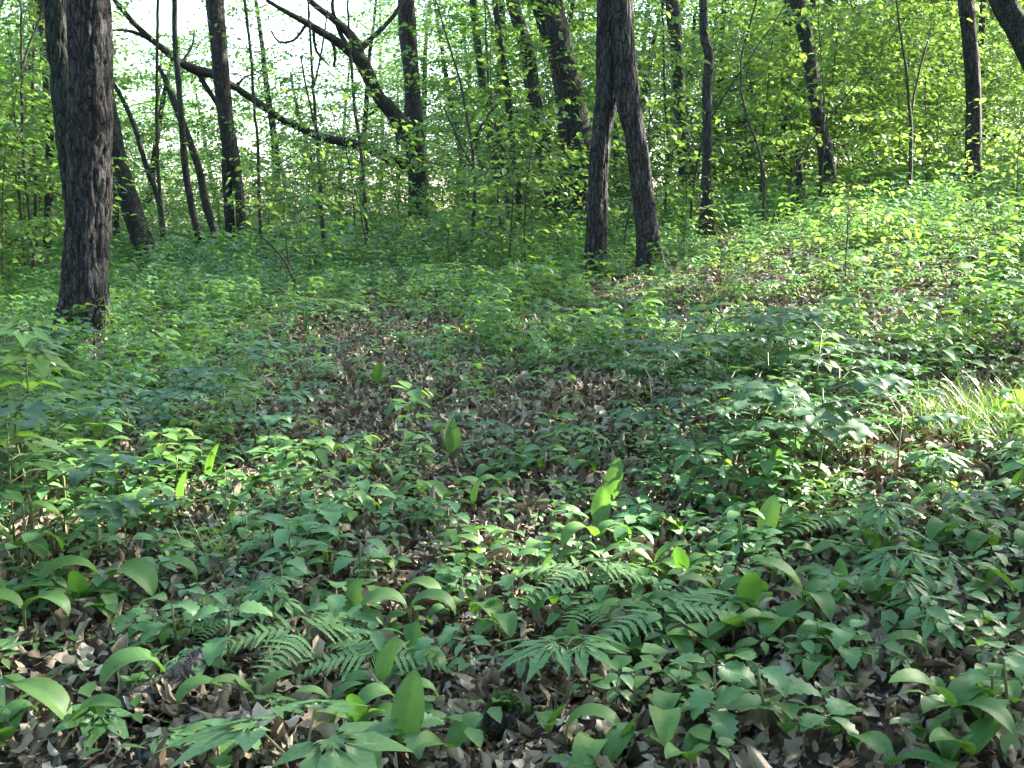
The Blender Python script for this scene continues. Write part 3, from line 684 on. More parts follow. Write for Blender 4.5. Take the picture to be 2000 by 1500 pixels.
def label_by_marks(objs, what, cat, group, marks, far='behind'):
    """objs: list of (object, px, distance, look); label by look and by the landmark it stands nearest to, counted away from the camera"""
    by = {}
    for o, px, dist, look in objs:
        mk = min(marks, key=lambda m_: abs(m_[0] - px)); side = 'left of' if px < mk[0] - 25 else 'right of' if px > mk[0] + 25 else 'in line with'
        by.setdefault((look, mk[1], side), []).append((dist, o))
    for (look, mk, side), L_ in by.items():
        L_.sort(key=lambda t: t[0])
        for i, (d, o) in enumerate(L_):
            if len(L_) == 1: s = f'{look} {what} {side} {mk}'
            else: s = f'{look} {what} {side} {mk}, {ORD[min(i, 19)]} back'
            tag(o, s, cat, group)
objs = []; tries = 0
while len(objs) < 150 and tries < 9000:
    tries += 1; y = math.sqrt(rs.uniform(9.2 ** 2, 23 ** 2)); x = rs.uniform(-1, 1) * (y * .52 + .6); px = 1000 + FPX * x / y
    if not clear_of(x, y, .45): continue
    k = rs.randrange(9)
    if y < 13: k = rs.choice([7, 8, 7, 8, 0, 5, 1]) if px > 450 else rs.choice([0, 1, 5, 2, 7])
    h = [1.3, 2, 2.8, 3.6, 4.4, 1.6, 3, .8, .55][k]
    if in_sun_path(x, y, h, .4 + .18 * h): continue
    if h > 1.1 and y < 20 and any(abs(px - c) < 34 + 300 * h / y for c in ((270, 465, 815, 1115, 1340, 1530, 1610, 1900, 1380) if h < 2.5 else (465, 815, 1115, 1900))) and rs.random() < .93: continue
    if h > 1.8 and 230 < px < 930 and rs.random() < .88: continue
    KEY.append((x, y)); o = place(SAPS[k], (x, y, float(ground_z(x, y))), rs.uniform(0, 6.28), rs.uniform(.85, 1.15))
    objs.append((o, px, y, 'waist-high bushy' if h < 1 else 'chest-high' if h < 1.7 else 'leafy medium-high' if h < 3 else 'tall thin-stemmed'))
n = 0
while n < 34:
    y = rs.uniform(19, 31); px = rs.uniform(180, 900); x = (px - 1000) / FPX * y; k = rs.choice([1, 5, 0, 5])
    if not clear_of(x, y, .4): continue
    KEY.append((x, y)); o = place(SAPS[k], (x, y, float(ground_z(x, y))), rs.uniform(0, 6.28), rs.uniform(.9, 1.35)); objs.append((o, px, y, 'distant bushy')); n += 1
for px, py, k, sc, lab in [(1842, 372, 7, 1.0, 'sunlit pale leafy sapling just left of the near-black trunk'), (1800, 395, 8, 1.1, 'small sunlit sapling left of the near-black trunk foot'), (1862, 398, 8, 1.0, 'low sunlit sapling in front of the near-black trunk'),
                          (1705, 490, 7, .75, 'glowing leggy sapling on the sunlit right bank'), (1655, 560, 8, .95, 'small glowing leggy sapling lower on the sunlit right bank'), (1985, 420, 7, 1.0, 'dark leafy sapling at the right edge of the bank')]:
    tag(place(SAPS[k], on_ground(px, py), rs.uniform(0, 6), sc), lab, 'young tree', 'young trees of the understory')
label_by_marks(objs, 'green young tree', 'young tree', 'young trees of the understory', MARK)
objs = []; tries = 0
while len(objs) < 100 and tries < 4000:
    tries += 1; y = math.sqrt(rs.uniform(21 ** 2, 44 ** 2)); x = rs.uniform(-1, 1) * (y * .52 + 2); px = 1000 + FPX * x / y
    if not clear_of(x, y, 1.5): continue
    if 190 < px < 800 and rs.random() < (.84 if y < 31 else .5): continue
    if in_sun_path(x, y, 12, 2.6): continue
    KEY.append((x, y)); o = place(BGT[rs.randrange(4)], (x, y, float(ground_z(x, y))), rs.uniform(0, 6.28), rs.uniform(.85, 1.2))
    objs.append((o, px, y, 'tall leafy' if y < 30 else 'distant pale green'))
label_by_marks(objs, 'tree', 'tree', 'background trees closing the wood', MARK)
for o in SAPS + BGT:
    if o.name not in USED:
        for c in KIDS[o.name]: bpy.data.objects.remove(c)
        bpy.data.objects.remove(o)

# unseen leaf mass added overhead, to the sides and behind the camera to shade the scene
b = MB(); r = np.random.default_rng(77)
n = 6000; cx = r.uniform(-20, 34, n); cy = r.uniform(-14, 31, n); cz = r.uniform(5.5, 12.5, n) + np.clip(cx, 0, 30) * .13
hole = fbm(cx, cy, 20, .55) > .42
keep = (~(hole & (cx < 4))) & (r.random(n) < np.where((np.abs(cx + 1) < 5.5) & (cy > -7) & (cy < 18), np.where(cy < 7, .22, .5), 1)) & (cz > 2.2 + .23 * np.clip(cy, 0, 60) + 1.0)  # thinned above the view so more skylight reaches the near ground
c = np.stack([cx, cy, cz], 1)[keep]
n2 = 2400; a = r.uniform(0, 6.28, n2); rd = r.uniform(9, 16, n2); sx, sy_ = np.cos(a) * rd, np.sin(a) * rd * 1.0 + 2
side = (np.abs(sx) > sy_ * .60 + 2.2) | (sy_ < -2); c2 = np.stack([sx, sy_, r.uniform(.4, 7, n2)], 1)[side]
c = np.concatenate([c, c2]); per = 60
pos = np.repeat(c, per, 0) + r.normal(0, 1, (len(c) * per, 3)) * np.array([.7, .7, .28]); pos = pos[gap_mask(pos)]; k = len(pos)
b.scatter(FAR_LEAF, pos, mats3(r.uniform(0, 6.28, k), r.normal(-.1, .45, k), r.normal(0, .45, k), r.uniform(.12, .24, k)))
tag(b.build('shade_canopy', M['shade_canopy_leaf']), 'unseen green leaf mass overhead and around, added to shade the wood', None, None, 'stuff')

# ------------------------------------------------------------------ ground plants
def finish(root, lf, st, lm, kids=None):
    k = []
    if st is not None: k.append(st.build('stem', M['stem'], root))
    k.append(lf.build('leaves', lm, root)); KIDS[root.name] = k; return root
def add_leaf(b, tpl, pos, yaw, pitch=0, roll=0, s=1.):
    V, F, U = tpl; Mx = mats3(yaw, pitch, roll, s)[0]; b.add(V @ Mx.T + np.array(pos), F, U)
def make_lily(k, spec, h=.06):
    """spec: list of (template, yaw, length, pitch)"""
    root = empty('broad_leaved_plant'); lf = MB(); st = MB()
    st.add(*tube([(0, 0, -.02), (.002, .001, h * .6), (0, 0, h)], [.0035, .003, .0025], 6))
    for t, yaw, L_, pitch in spec:
        c = np.array([-math.sin(yaw), math.cos(yaw), 0]) * .004
        st.add(*tube([(0, 0, h * .7), c + np.array([0, 0, h + .02])], [.003, .002], 5))
        add_leaf(lf, LILY[t], c + np.array([0, 0, h + .012]), yaw, pitch, 0, L_)
    return finish(root, lf, st, M['lily_leaf'])
LK = [make_lily(0, [(0, .1, .17, 0), (2, 2.6, .16, 0)]), make_lily(1, [(1, 1.5, .17, 0), (1, -1.6, .15, 0)]), make_lily(2, [(2, 1.2, .16, 0), (3, -1.4, .17, 0), (0, 3.1, .12, 0)]),
      make_lily(3, [(3, -1.2, .18, 0)], .08), make_lily(4, [(2, -1.7, .17, 0), (4, 1.7, .15, 0)], .05), make_lily(5, [(1, 1.9, .17, 0), (3, -.9, .15, 0), (2, -2.3, .14, 0)], .09),
      make_lily(6, [(0, 0, .18, .1)], .05), make_lily(7, [(3, 1.6, .19, .1), (3, -1.8, .17, .1)], .1)]
LOOK = {0: 'broad-leaved plant with one upright leaf', 1: 'broad-leaved plant with two arching leaves', 2: 'three-leaved broad green plant', 3: 'broad-leaved plant with a single folded leaf', 4: 'low two-leaved broad green plant',
        5: 'bushy broad-leaved plant', 6: 'broad single upright green leaf plant', 7: 'broad-leaved plant with two drooping leaves'}
LILIES = """130,1370,1,1 350,1362,3,1 700,1385,2,1.1 785,1420,6,1.1 740,1312,0,.9 1105,1400,3,1.1 1190,1455,4,1 1860,1372,5,1.3 1740,1450,4,1 1895,1440,1,1 968,1385,6,.8 495,1340,1,.9
30,1060,5,1.25 75,1120,6,1.3 150,1140,2,1.1 222,1105,0,1.2 125,1010,7,1.2 205,985,0,1.25 262,1000,1,1.1 355,968,6,1.0 405,915,6,1.1 432,1022,4,1 320,1070,0,1 292,1105,3,1 45,1190,7,1 12,1145,1,1.1 205,1310,3,1.1 620,1045,5,1 460,1080,0,.9 585,1035,1,.9
650,880,7,1.1 615,885,1,1 698,892,4,1 885,868,6,1.15 800,800,7,1.1 765,792,3,1.1 840,775,1,.8 775,768,3,1 852,828,4,1 955,942,1,1 1020,910,3,1 1120,912,0,1 1108,958,1,1 1192,950,6,1.1 1172,1008,6,1.05 1165,1048,7,1.15
1080,1000,3,1 1240,1000,1,1 1272,1022,3,1 1322,970,3,.9 1332,1022,1,1 1130,1052,4,1 1032,1072,0,1 920,1032,3,1 950,1062,1,.9 908,1082,4,.8 1282,1080,1,1.1 1340,1098,2,1.1 1382,1070,0,.9 1330,1130,3,1 870,960,1,1 822,940,4,1 772,960,1,1 785,990,0,.9
742,980,1,.9 900,932,4,.8 990,658,3,1.1 1082,652,0,1 1112,650,3,1 992,692,6,.8 735,735,0,1.1 1100,700,1,1 1150,690,3,1 962,740,3,1 1032,730,3,1 958,765,1,.9 1100,782,0,1 892,750,3,.9 1048,1182,3,1 975,1212,7,1 790,1145,3,1.1 802,1190,7,1.2 680,1192,0,.9
1412,980,3,1 1470,946,1,1 1528,952,3,.9 1372,965,1,.8 1432,1000,3,1 1490,1030,0,1.1 1522,1022,3,1 1562,1150,5,1.25 1622,1146,4,1.1 1472,1165,0,1.1 1492,1232,3,1.1 1518,1200,1,1 1562,1242,3,1 1402,1142,1,1 1442,1150,3,1 1432,1222,5,1 1382,1240,1,.9
1702,1070,5,1.1 1692,1140,3,1 1752,1112,1,1 1852,1040,7,1 1802,1062,1,1 1902,1062,3,1.1 1932,1012,1,1 1952,962,3,1.1 1982,958,0,1 1992,1055,3,1.1 1880,1002,1,.9 1822,1000,4,1 1978,1132,1,1.1 1902,1152,3,.9 1732,1250,3,.9 1642,1222,4,.9
180,742,1,1.2 250,662,0,1.1 272,650,1,1 342,640,0,1 400,665,3,.9 690,790,6,.8 1240,770,3,.9 1430,880,1,.9 1210,720,1,1 60,920,1,1 1000,960,4,.9 1205,1130,4,.9 1250,1185,1,1 1080,1090,1,.9 560,960,4,.8 480,935,1,.9"""
LAND = [(165, 665, 'the big front trunk foot'), (300, 1350, 'the pale bark log'), (580, 1420, 'the large maple leaf'), (700, 1225, 'the left fern'), (1150, 1115, 'the feathery central fern'), (1110, 1265, 'the deeply cut spreading leaf'),
        (985, 1440, 'the mossy stump'), (60, 850, 'the left edge plant'), (640, 765, 'the crooked fallen branch'), (420, 1080, 'the dense grass clump'), (1172, 1008, 'the bright glowing leaf'), (1550, 760, 'the toothed dark thicket'),
        (1900, 790, 'the sunlit grass tuft'), (1820, 890, 'the star-shaped plant'), (1400, 1385, 'the heart-leaved seedling'), (1870, 1375, 'the bottom corner plant'), (1265, 520, 'the A-shaped tree foot'), (1560, 1150, 'the large three-leaved plant'),
        (1540, 895, 'the three-part leaf'), (900, 870, 'the tall upright leaf'), (330, 960, 'the pair of glowing leaves')]
def place_list(items, cat, group):
    """items: (root, px, py, h, scale, look, rz or None) ; labels name the nearest landmark, its side, and the order outwards from it"""
    by = {}
    for root, px, py, h, s, look, rz, own in items:
        p = on_ground(px, py, h * s); o = place(root, p, rnd.uniform(0, 6.28) if rz is None else rz, s, rnd.gauss(0, .06), rnd.gauss(0, .06))
        if own: tag(o, own, cat, group); continue
        c = [(math.hypot((m_[0] - px), (m_[1] - py) * 1.3), m_) for m_ in LAND]; c.sort(key=lambda t: t[0]); d, mk = c[0]
        dx, dy = px - mk[0], py - mk[1]
        side = ('right of' if dx > 0 else 'left of') if abs(dx) > abs(dy) else ('in front of' if dy > 0 else 'behind')
        by.setdefault((look, side, mk[2]), []).append((d, o))
    for (look, side, mk), L_ in by.items():
        L_.sort(key=lambda t: t[0])
        for i, (d, o) in enumerate(L_):
            tag(o, f'{look} {side} {mk}' + ('' if len(L_) == 1 else f', {ORD[min(i, 19)]} out'), cat, group)
OWN = {(1860, 1372): 'big three-leaved broad green plant in the bottom right corner', (1172, 1008): 'single bright glowing upright leaf right of the picture centre', (405, 915): 'glowing upright broad leaf, higher of the lit pair at left',
       (355, 968): 'glowing broad leaf, lower of the lit pair at left', (885, 868): 'tall upright folded leaf standing alone above bare litter', (1562, 1150): 'large three-leaved broad green plant in the right foreground'}
items = []
for s in LILIES.split():
    px, py, k, sc = s.split(','); px, py, k, sc = int(px), int(py), int(k), float(sc)
    sc *= .54 * (1.2 if px < 310 and py > 960 else 1)
    if k in (0, 6) and (px, py) not in OWN and (px + py) % 3: k = 3
    items.append((LK[k], px, py, .12, sc, LOOK[k], rnd.gauss(0, .5) if k in (1, 3, 7, 6, 2, 5) else None, OWN.get((px, py))))
r = random.Random(99); n = 0
while n < 150:
    px, py = r.uniform(-30, 2030), r.uniform(560, 1470)
    if r.random() > (.25 if py < 750 else .7 if py < 880 else 1): continue
    if 480 < px < 900 and py < 860 and r.random() < .8: continue
    if 200 < px < 620 and py > 1230: continue
    k = r.choice([1, 3, 4, 7, 0, 3, 1, 2]); items.append((LK[k], px, py, .12, r.uniform(.30, .52), LOOK[k].replace('plant', 'shoot'), None, None)); n += 1
place_list(items, 'woodland plant', 'broad-leaved lily-like plants on the forest floor')

def make_multi(name, k, mat_, h, levels, tpl, leaf, pet, seed, n=3, petiole_up=.3, ls=.9, red=False):
    """stem with whorls of stalked leaves"""
    r = random.Random(seed); root = empty(name); lf = MB(); st = MB(); lx, ly = r.uniform(-.1, .1) * h, r.uniform(-.1, .1) * h
    st.add(*tube([(0, 0, -.02), (lx * .4, ly * .4, h * .5), (lx, ly, h)], [.003, .0026, .0018], 6))
    for j in range(levels):
        t = 1 - j * .62 / levels; a0 = r.uniform(0, 6.28) + j * 1.57; c = np.array([lx * t, ly * t, h * t])
        for i in range(n):
            a = a0 + i * 2 * PI / n + r.uniform(-.25, .25); d = np.array([-math.sin(a), math.cos(a), 0]); p = pet * r.uniform(.7, 1.2) * (1 + .3 * j)
            e = c + d * p + np.array([0, 0, p * petiole_up]); st.add(*tube([c, (c + e) / 2 + np.array([0, 0, p * .12]), e], [.0016, .0013, .001], 5, False))
            add_leaf(lf, tpl if not isinstance(tpl, list) else r.choice(tpl), e, a, r.uniform(-.25, .1), r.uniform(-.2, .2), leaf * r.uniform(.75, 1.2))
    return finish(root, lf, st, mat_)
def compound(b, st, base, yaw, L_, r, n=3, w=.5, tpl=None):
    """pinnate leaf: axis with toothed leaflets"""
    d = np.array([-math.sin(yaw), math.cos(yaw), 0]); e = base + d * L_ + np.array([0, 0, -.05 * L_]); mid = (base + e) / 2 + np.array([0, 0, .1 * L_])
    st.add(*tube([base, mid, e], [.0014, .0012, .0008], 5, False))
    for i in range(n):
        t = .35 + .6 * i / n; c = base * (1 - t) + e * t + np.array([0, 0, .35 * L_ * t * (1 - t)])
        for s in (-1, 1): add_leaf(b, tpl or OVATE[r.randrange(3)], c, yaw + s * r.uniform(.7, 1.1), -.15, s * .15, L_ * w * (1 - .35 * t))
    add_leaf(b, tpl or OVATE[0], e, yaw, -.2, 0, L_ * w * .8)
def make_baneberry(k):
    r = random.Random(60 + k); root = empty('toothed_herb'); lf = MB(); st = MB(); h = .22 + .05 * (k % 3)
    st.add(*tube([(0, 0, -.02), (.01, 0, h * .5), (0, .01, h)], [.004, .003, .002], 6))
    for j in range(3):
        a = r.uniform(0, 6.28) + j * 2.1
        c = np.array([0, 0, h * (1 - .2 * j)]); d = np.array([-math.sin(a), math.cos(a), .45]); e = c + d * .09; st.add(*tube([c, e], [.002, .0015], 5, False))
        for s in (-1, 0, 1): compound(lf, st, e, a + s * .95, .13 * (1.1 if s == 0 else .85), r, 2, .55)
    return finish(root, lf, st, M['dark_herb'])
BAN = [make_baneberry(k) for k in range(4)]
items = []
for i, s in enumerate("""1230,690,1.1 1290,735,1 1390,690,1.05 1450,640,.9 1500,690,1.2 1550,680,1.2 1600,720,1.2 1540,770,1.2 1480,760,1 1600,800,1.1 1420,740,1 1350,800,.9 1660,690,.9 1640,750,1 1280,800,.9 1700,780,.9 1760,810,.9 1560,850,.9 1320,690,1 1620,640,.9 1740,690,.8 1430,830,.8
 30,760,1.3 75,830,1.2 110,790,1.1 50,900,1.3 20,680,1.2 100,700,1 60,970,1.1 120,880,1 1490,860,.7 950,820,.7 1850,960,.7 570,740,.8 440,760,1 330,740,1 250,790,1 500,800,.9 380,830,.8 1380,880,.7""".split()):
    px, py, sc = s.split(','); px, py = int(px), int(py); items.append((BAN[i % 4], px, py, .22, float(sc) * .9, ['spreading', 'narrow', 'dense', 'loose'][i % 4] + ' dark toothed herb', None, None))
place_list(items, 'woodland plant', 'toothed compound-leaved herbs')
MK = [make_multi('cut_leaved_plant', k, M['cool_leaf'], [.16, .10, .22][k], [1, 1, 2][k], MONK, [.13, .10, .10][k], .03, 80 + k, [3, 2, 3][k], .25) for k in range(3)]
items = []
for i, s in enumerate("1100,1262,0,1.15 1020,1262,1,1 1820,888,0,1.1 1430,1048,1,1 1730,985,2,1.1 1810,1180,1,1.3 1730,1275,1,.8 1760,1075,2,1.1 1830,1085,1,1 1530,1000,1,.8 1450,600,2,1 1640,930,1,.9 540,1130,2,.9 470,765,1,1.2 1220,780,2,.9 700,1000,1,.7 1990,880,0,.9 1600,610,1,.9 330,1275,1,.9 150,770,1,1.3 1560,955,1,.8 1690,900,1,.7".split()):
    px, py, k, sc = s.split(','); px, py, k = int(px), int(py), int(k)
    own = {(1100, 1262): 'large pale deeply cut spreading leaves above the leaf litter at bottom centre', (1820, 888): 'star-shaped cut-leaved plant beside bare litter at right'}.get((px, py))
    items.append((MK[k], px, py, [.17, .11, .23][k], float(sc) * .58, ['pale spreading cut-leaved plant', 'small two-leaved cut-leaved plant', 'taller tiered cut-leaved plant'][k], None, own))
place_list(items, 'woodland plant', 'plants with deeply cut pale leaves')
def single_maple(k, h, s):
    root = empty('maple_seedling'); lf = MB(); st = MB(); r = random.Random(k)
    for i in range(2 if k else 3):
        a = i * 2.3 + .4; e = np.array([-math.sin(a), math.cos(a), 0]) * .05 + np.array([0, 0, h]); st.add(*tube([(0, 0, -.01), e * np.array([.4, .4, .7]), e], [.002, .0016, .001], 5))
        add_leaf(lf, MAPLE, e, a, -.1, r.uniform(-.2, .2), s * (1 - .15 * i))
    return finish(root, lf, st, M['cool_leaf'])
TL = make_multi('tall_leafy_plant', 9, M['herb_leaf'], .42, 5, MAPLE, .09, .05, 404, 3, .1)
place_list([(TL, 45, 640, .42, 1.15, '', None, 'tallest lobed-leaf plant at the left edge'), (TL, 95, 760, .42, .8, '', None, 'lobed-leaf plant right of the tallest left edge plant'),
            (TL, 10, 820, .42, .85, '', None, 'lobed-leaf plant cut off by the left edge'), (TL, 1590, 650, .42, .75, '', None, 'tall lobed-leaf plant within the toothed thicket')], 'woodland plant', 'tall plants with lobed leaves')
MP = [single_maple(0, .10, .10), single_maple(1, .05, .075), single_maple(2, .03, .055)]
items = [(MP[0], 585, 1425, .10, 1.25, 'big', 1.2, 'large pale maple-like leaves at the bottom edge left of centre'), (MP[1], 205, 1362, .05, 1.0, 'x', 2.9, 'pale star-shaped maple seedling beside the bark log'),
         (MP[1], 10, 1300, .05, 1.2, 'x', .4, 'maple seedling cut by the lower left edge')]
for i, s in enumerate("280,1432,2,1 470,1400,1,1 820,1335,1,.9 330,1272,1,1 640,1310,1,.9 20,1425,2,1.2 110,760,1,1.5 950,870,1,1.1 1240,860,2,1.2 1425,1280,2,1 100,1290,2,1 1170,870,2,1 1660,1300,2,1 1960,1250,2,1.1 560,1190,1,.8 780,860,2,1 1560,600,1,1.2 1500,560,1,1".split()):
    px, py, k, sc = s.split(','); items.append((MP[int(k)], int(px), int(py), [.1, .05, .03][int(k)], float(sc), ['', 'small maple seedling', 'tiny maple seedling'][int(k)], None, None))
place_list(items, 'seedling', 'maple seedlings on the forest floor')
OV = [make_multi('ovate_seedling', k, M['cool_leaf'], [.07, .12, .09][k], [1, 2, 2][k], OVATE, [.085, .065, .055][k], .012, 90 + k, [4, 2, 2][k], .2) for k in range(3)]
items = [(OV[0], 1400, 1388, .07, .9, 'x', .5, 'heart-leaved seedling with four large pale leaves near the bottom edge'), (OV[0], 1600, 1405, .07, .8, 'x', 1.2, 'crinkled four-leaved seedling near the bottom edge at right'),
         (OV[0], 1540, 895, .10, .9, 'x', 2.0, 'drooping three-part pale leaf in front of the toothed thicket'), (OV[1], 1400, 1290, .12, 1, 'x', .2, 'pale seedling with long leaves above the heart-leaved seedling')]
for i, s in enumerate("1510,1300,1 800,1430,0 1660,1240,2 430,1440,2 1000,1120,1 900,1130,2 700,1060,1 720,1120,2 560,1100,1 1060,880,2 1150,860,1 860,1250,2 660,1160,1 400,1170,2 340,1180,1 440,1200,1 510,1160,0 300,1200,2 1330,1310,2 1580,1060,2 1950,1330,2 1980,1290,1 1940,1220,2 1620,1010,1 1270,900,2 1340,930,1 980,850,2 880,990,2 620,960,1 580,930,2 540,940,1 660,950,2 500,980,1 550,990,2 600,1000,1 640,990,0 690,960,2 720,940,1 480,1010,2 520,1030,1 640,1080,2 560,1050,0 390,870,1 300,880,2 340,890,1 430,880,2 200,870,1 250,900,2 470,870,0 540,860,2".split()):
    px, py, k = map(int, s.split(',')); items.append((OV[k], px, py, [.07, .12, .09][k], rnd.uniform(.75, 1.1), ['four-leaved oval seedling', 'tiered oval-leaved seedling', 'little paired-leaf seedling'][k], None, None))
place_list(items, 'seedling', 'oval-leaved seedlings on the forest floor')

def make_fern(k, L_, n, frond_yaws, h):
    root = empty('fern'); ks = []; r = random.Random(k)
    for yaw in frond_yaws:
        lf = MB(); d = np.array([-math.sin(yaw), math.cos(yaw), 0]); sd = np.array([math.cos(yaw), math.sin(yaw), 0]); P = []
        for i in range(n + 1):
            t = i / n; P.append(d * (.02 + L_ * t) + sd * (.10 * L_ * math.sin(t * 2.6 + k + yaw)) + np.array([0, 0, h * (1 + .25 * t - .75 * t * t)]))
        lf.add(*tube([(0, 0, -.02), d * .012 + np.array([0, 0, h * .8]), *P], [.0022, .002] + [.0014 * (1 - .7 * i / n) for i in range(n + 1)], 5))
        for i in range(1, n + 1):
            t = i / n; pl = (L_ * .42 * (1 - t) ** .75 + .006) * r.uniform(.82, 1.1)
            for s in (-1, 1):
                q = P[i]; dd = sd * s * .93 + d * .38; a = math.atan2(dd[1], dd[0]) - PI / 2
                V, F, U = blade(pl, L_ / n * .95, 2, 14, lambda v: (1 - v) ** .6 * min(1, .5 + v * 4), r.uniform(-.02, .18), r.uniform(.3, .6), .12, teeth=1)
                lf.add(V @ mats3(a, 0, r.uniform(-.12, .12), 1)[0].T + q, F, U)
                lf.add(*tube([q, q + dd * pl * .5, q + dd * pl], [.0006, .0005, .0003], 3, False))
        ks.append(lf.build('frond', M['fern_leaf'], root))
    KIDS[root.name] = ks; return root
f1 = make_fern(1, .24, 12, [2.2, -.9, -1.6, 1.3], .12); f2 = make_fern(2, .20, 11, [1.8, -1.2, -2.0], .10)
place_list([(f1, 1150, 1118, .12, .68, '', .0, 'feathery light green fern right of centre with layered fronds'), (f2, 1300, 1185, .10, .8, '', .3, 'spreading fern with long fronds in the right foreground'),
            (f1, 590, 1235, .12, .62, '', .5, 'feathery fern behind the bark log at left'), (f2, 740, 1285, .10, .62, '', 2.9, 'low fern beside the large maple leaves'),
            (f2, 1170, 1195, .08, .55, '', 4.6, 'small fern with a single flat frond below the central fern'), (f2, 1640, 1010, .10, .7, '', .2, 'flat fern lying over dark litter at the right'),
            (f1, 455, 1215, .1, .4, '', 3.7, 'small fern overhanging the bark log'), (f2, 590, 480, .25, 2.2, '', 1.2, 'big pale fern under the long dead limb'),
            (f2, 620, 715, .08, .9, '', 2.0, 'thin fern over the bare litter in the middle distance')], 'fern', 'ferns on the forest floor')

def grass_clump(px, py, n, rad, h, label):
    p = on_ground(px, py); b = MB(); r = random.Random(int(px)); grass_blades(b, p[0], p[1], n, rad, h, r, .7)
    b.V = [v - p.astype(np.float32) for v in b.V]; o = b.build('grass_clump', M['grass']); o.location = p; tag(o, label, 'grass clump', 'grass clumps')
grass_clump(1910, 850, 700, .2, .2, 'large sunlit yellow-green grass tuft at the right edge')
grass_clump(1985, 840, 450, .18, .2, 'bright grass tuft cut by the right edge of the picture')
grass_clump(1850, 660, 240, .16, .18, 'small sunlit grass tuft above the large grass tuft')
grass_clump(415, 1110, 90, .05, .17, 'dense short grass clump with brown base in the left foreground')
grass_clump(630, 1130, 16, .02, .14, 'few grass blades sprouting behind the broad leaves left of centre')
grass_clump(1310, 590, 160, .2, .2, 'dark green grass clump near the foot of the A-shaped tree')
grass_clump(1420, 600, 120, .14, .3, 'upright dark grass clump right of the A-shaped tree')
grass_clump(1960, 360, 240, .5, .45, 'sunlit tall grass behind the near-black trunk')

# ------------------------------------------------------------------ fallen wood, stump, stones
def fallen(name, label, pts, m, seg=16, rough=.006, cat='log', lift=.5):
    P = []
    for px, py, wd in pts:
        p = on_ground(px, py, .02); R_ = wd / 2 / FPX * p[1] * 1.08; P.append((p[0], p[1], p[2] + R_ * lift + .006, R_))
    P = np.array(P); o = P[0][:3].copy(); P[:, :3] -= o; S = smooth_path(P, .02 if seg > 10 else .04); b = MB(); trunk_mesh(b, S, seg, rough, 40, len(label))
    ob = b.build(name, m); ob.location = o; tag(ob, label, cat); return ob
fallen('log', 'pale grey bark log lying in the lower left under fern leaves', [(240, 1395, 48), (300, 1368, 54), (370, 1325, 56), (430, 1290, 50), (500, 1262, 40)], M['log'], 40, .009, 'log', .9)
fallen('log', 'rotting grey log with long grain at the bottom edge left of centre', [(270, 1480, 36), (350, 1452, 40), (430, 1428, 40), (510, 1408, 30)], M['log'], 34, .008, 'log', .9)
fallen('fallen_branch', 'weathered crooked branch lying on bare litter left of centre', [(520, 778, 8), (570, 768, 13), (620, 760, 12), (660, 752, 9), (700, 756, 5)], M['log'], 10, .003, 'branch', .8)
fallen('fallen_branch', 'reddish-brown stick under the deeply cut leaves at bottom centre', [(1050, 1368, 14), (1110, 1356, 18), (1150, 1338, 18), (1200, 1318, 14), (1235, 1300, 10)], M['redlog'], 12, .002, 'branch', .8)
fallen('fallen_branch', 'brown stick parallel below the reddish-brown stick', [(1060, 1395, 12), (1120, 1378, 15), (1180, 1350, 13), (1240, 1330, 8)], M['redlog'], 12, .002, 'branch', .8)
fallen('fallen_branch', 'dark log half hidden behind the leaning trunk feet at left', [(325, 522, 9), (370, 523, 9), (420, 526, 8)], M['log'], 10, .003, 'branch', .9)
fallen('fallen_branch', 'long thin stick running across the dark litter at right', [(1560, 968, 4), (1660, 965, 5), (1770, 962, 5), (1880, 966, 4)], M['log'], 8, .001, 'branch', 1.2)
fallen('fallen_branch', 'grey-blue forked twig in the lower right litter', [(1715, 1375, 12), (1735, 1350, 10), (1765, 1330, 7), (1800, 1322, 4)], M['log'], 10, .002, 'branch', 1.0)
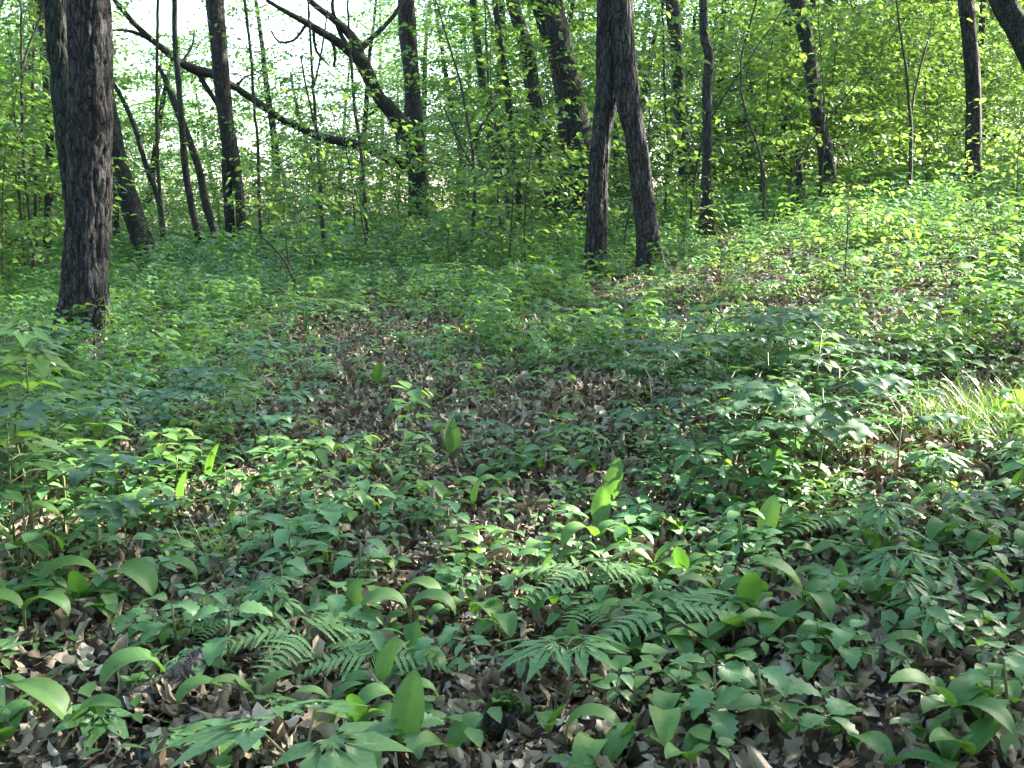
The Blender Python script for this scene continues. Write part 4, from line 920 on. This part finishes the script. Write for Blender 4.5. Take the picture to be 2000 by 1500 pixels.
fallen('fallen_branch', 'mossy crooked stick lying under the broad leaves right of the fern', [(1300, 1010, 9), (1370, 1018, 9), (1440, 1030, 7)], M['redlog'], 10, .002, 'branch', 1.0)
fallen('fallen_branch', 'brown stick lying just right of the brown sticks', [(1270, 1340, 13), (1340, 1322, 13), (1420, 1325, 8)], M['redlog'], 10, .002, 'branch', .9)
fallen('fallen_branch', 'dark fallen stick in front of the toothed thicket', [(1650, 915, 8), (1690, 895, 10), (1735, 885, 7)], M['redlog'], 10, .002, 'branch', 1.0)
fallen('fallen_branch', 'old stick lying on litter behind the left broad-leaved plants', [(330, 838, 12), (390, 832, 13), (450, 830, 9)], M['redlog'], 10, .003, 'branch', .7)
p = on_ground(632, 722); b = MB()
trunk_mesh(b, smooth_path([(0, 0, -.03, .022), (.002, 0, .03, .017), (.004, 0, .07, .015), (.006, .002, .11, .011)], .008), 14, .003, 40, 3)
o = b.build('stump', M['bark2']); o.location = p; tag(o, 'small dark broken stub standing in the bare litter left of centre', 'stump')
p = on_ground(985, 1475, .0); p[1] += .05; p[2] = float(ground_z(p[0], p[1])); root = empty('mossy_stump', p); tag(root, 'dark mossy stump at the bottom edge of the picture centre', 'stump'); b = MB()
trunk_mesh(b, smooth_path([(0, 0, -.03, .034), (0, 0, .02, .028), (.003, 0, .045, .021), (.003, 0, .058, .010)], .004), 26, .006, 40, 9)
b.build('wood', M['bark2'], root); b = MB(); r = np.random.default_rng(5); n = 2600; a = r.uniform(0, 6.28, n); hh = r.uniform(.0, .06, n); rr_ = .033 - hh * .33
keep = (np.sin(a) > -.2) | (r.random(n) < .35) | (hh > .05); a, hh, rr_ = a[keep], hh[keep], rr_[keep]; n = len(a)
b.scatter(FAR_LEAF, np.stack([np.cos(a) * rr_, np.sin(a) * rr_, hh], 1), mats3(a - PI / 2, r.uniform(.1, 1.2, n), 0, r.uniform(.005, .011, n))); b.build('moss', M['moss'], root)
print('verts', sum(len(o.data.vertices) for o in SC.objects if o.type == 'MESH'))
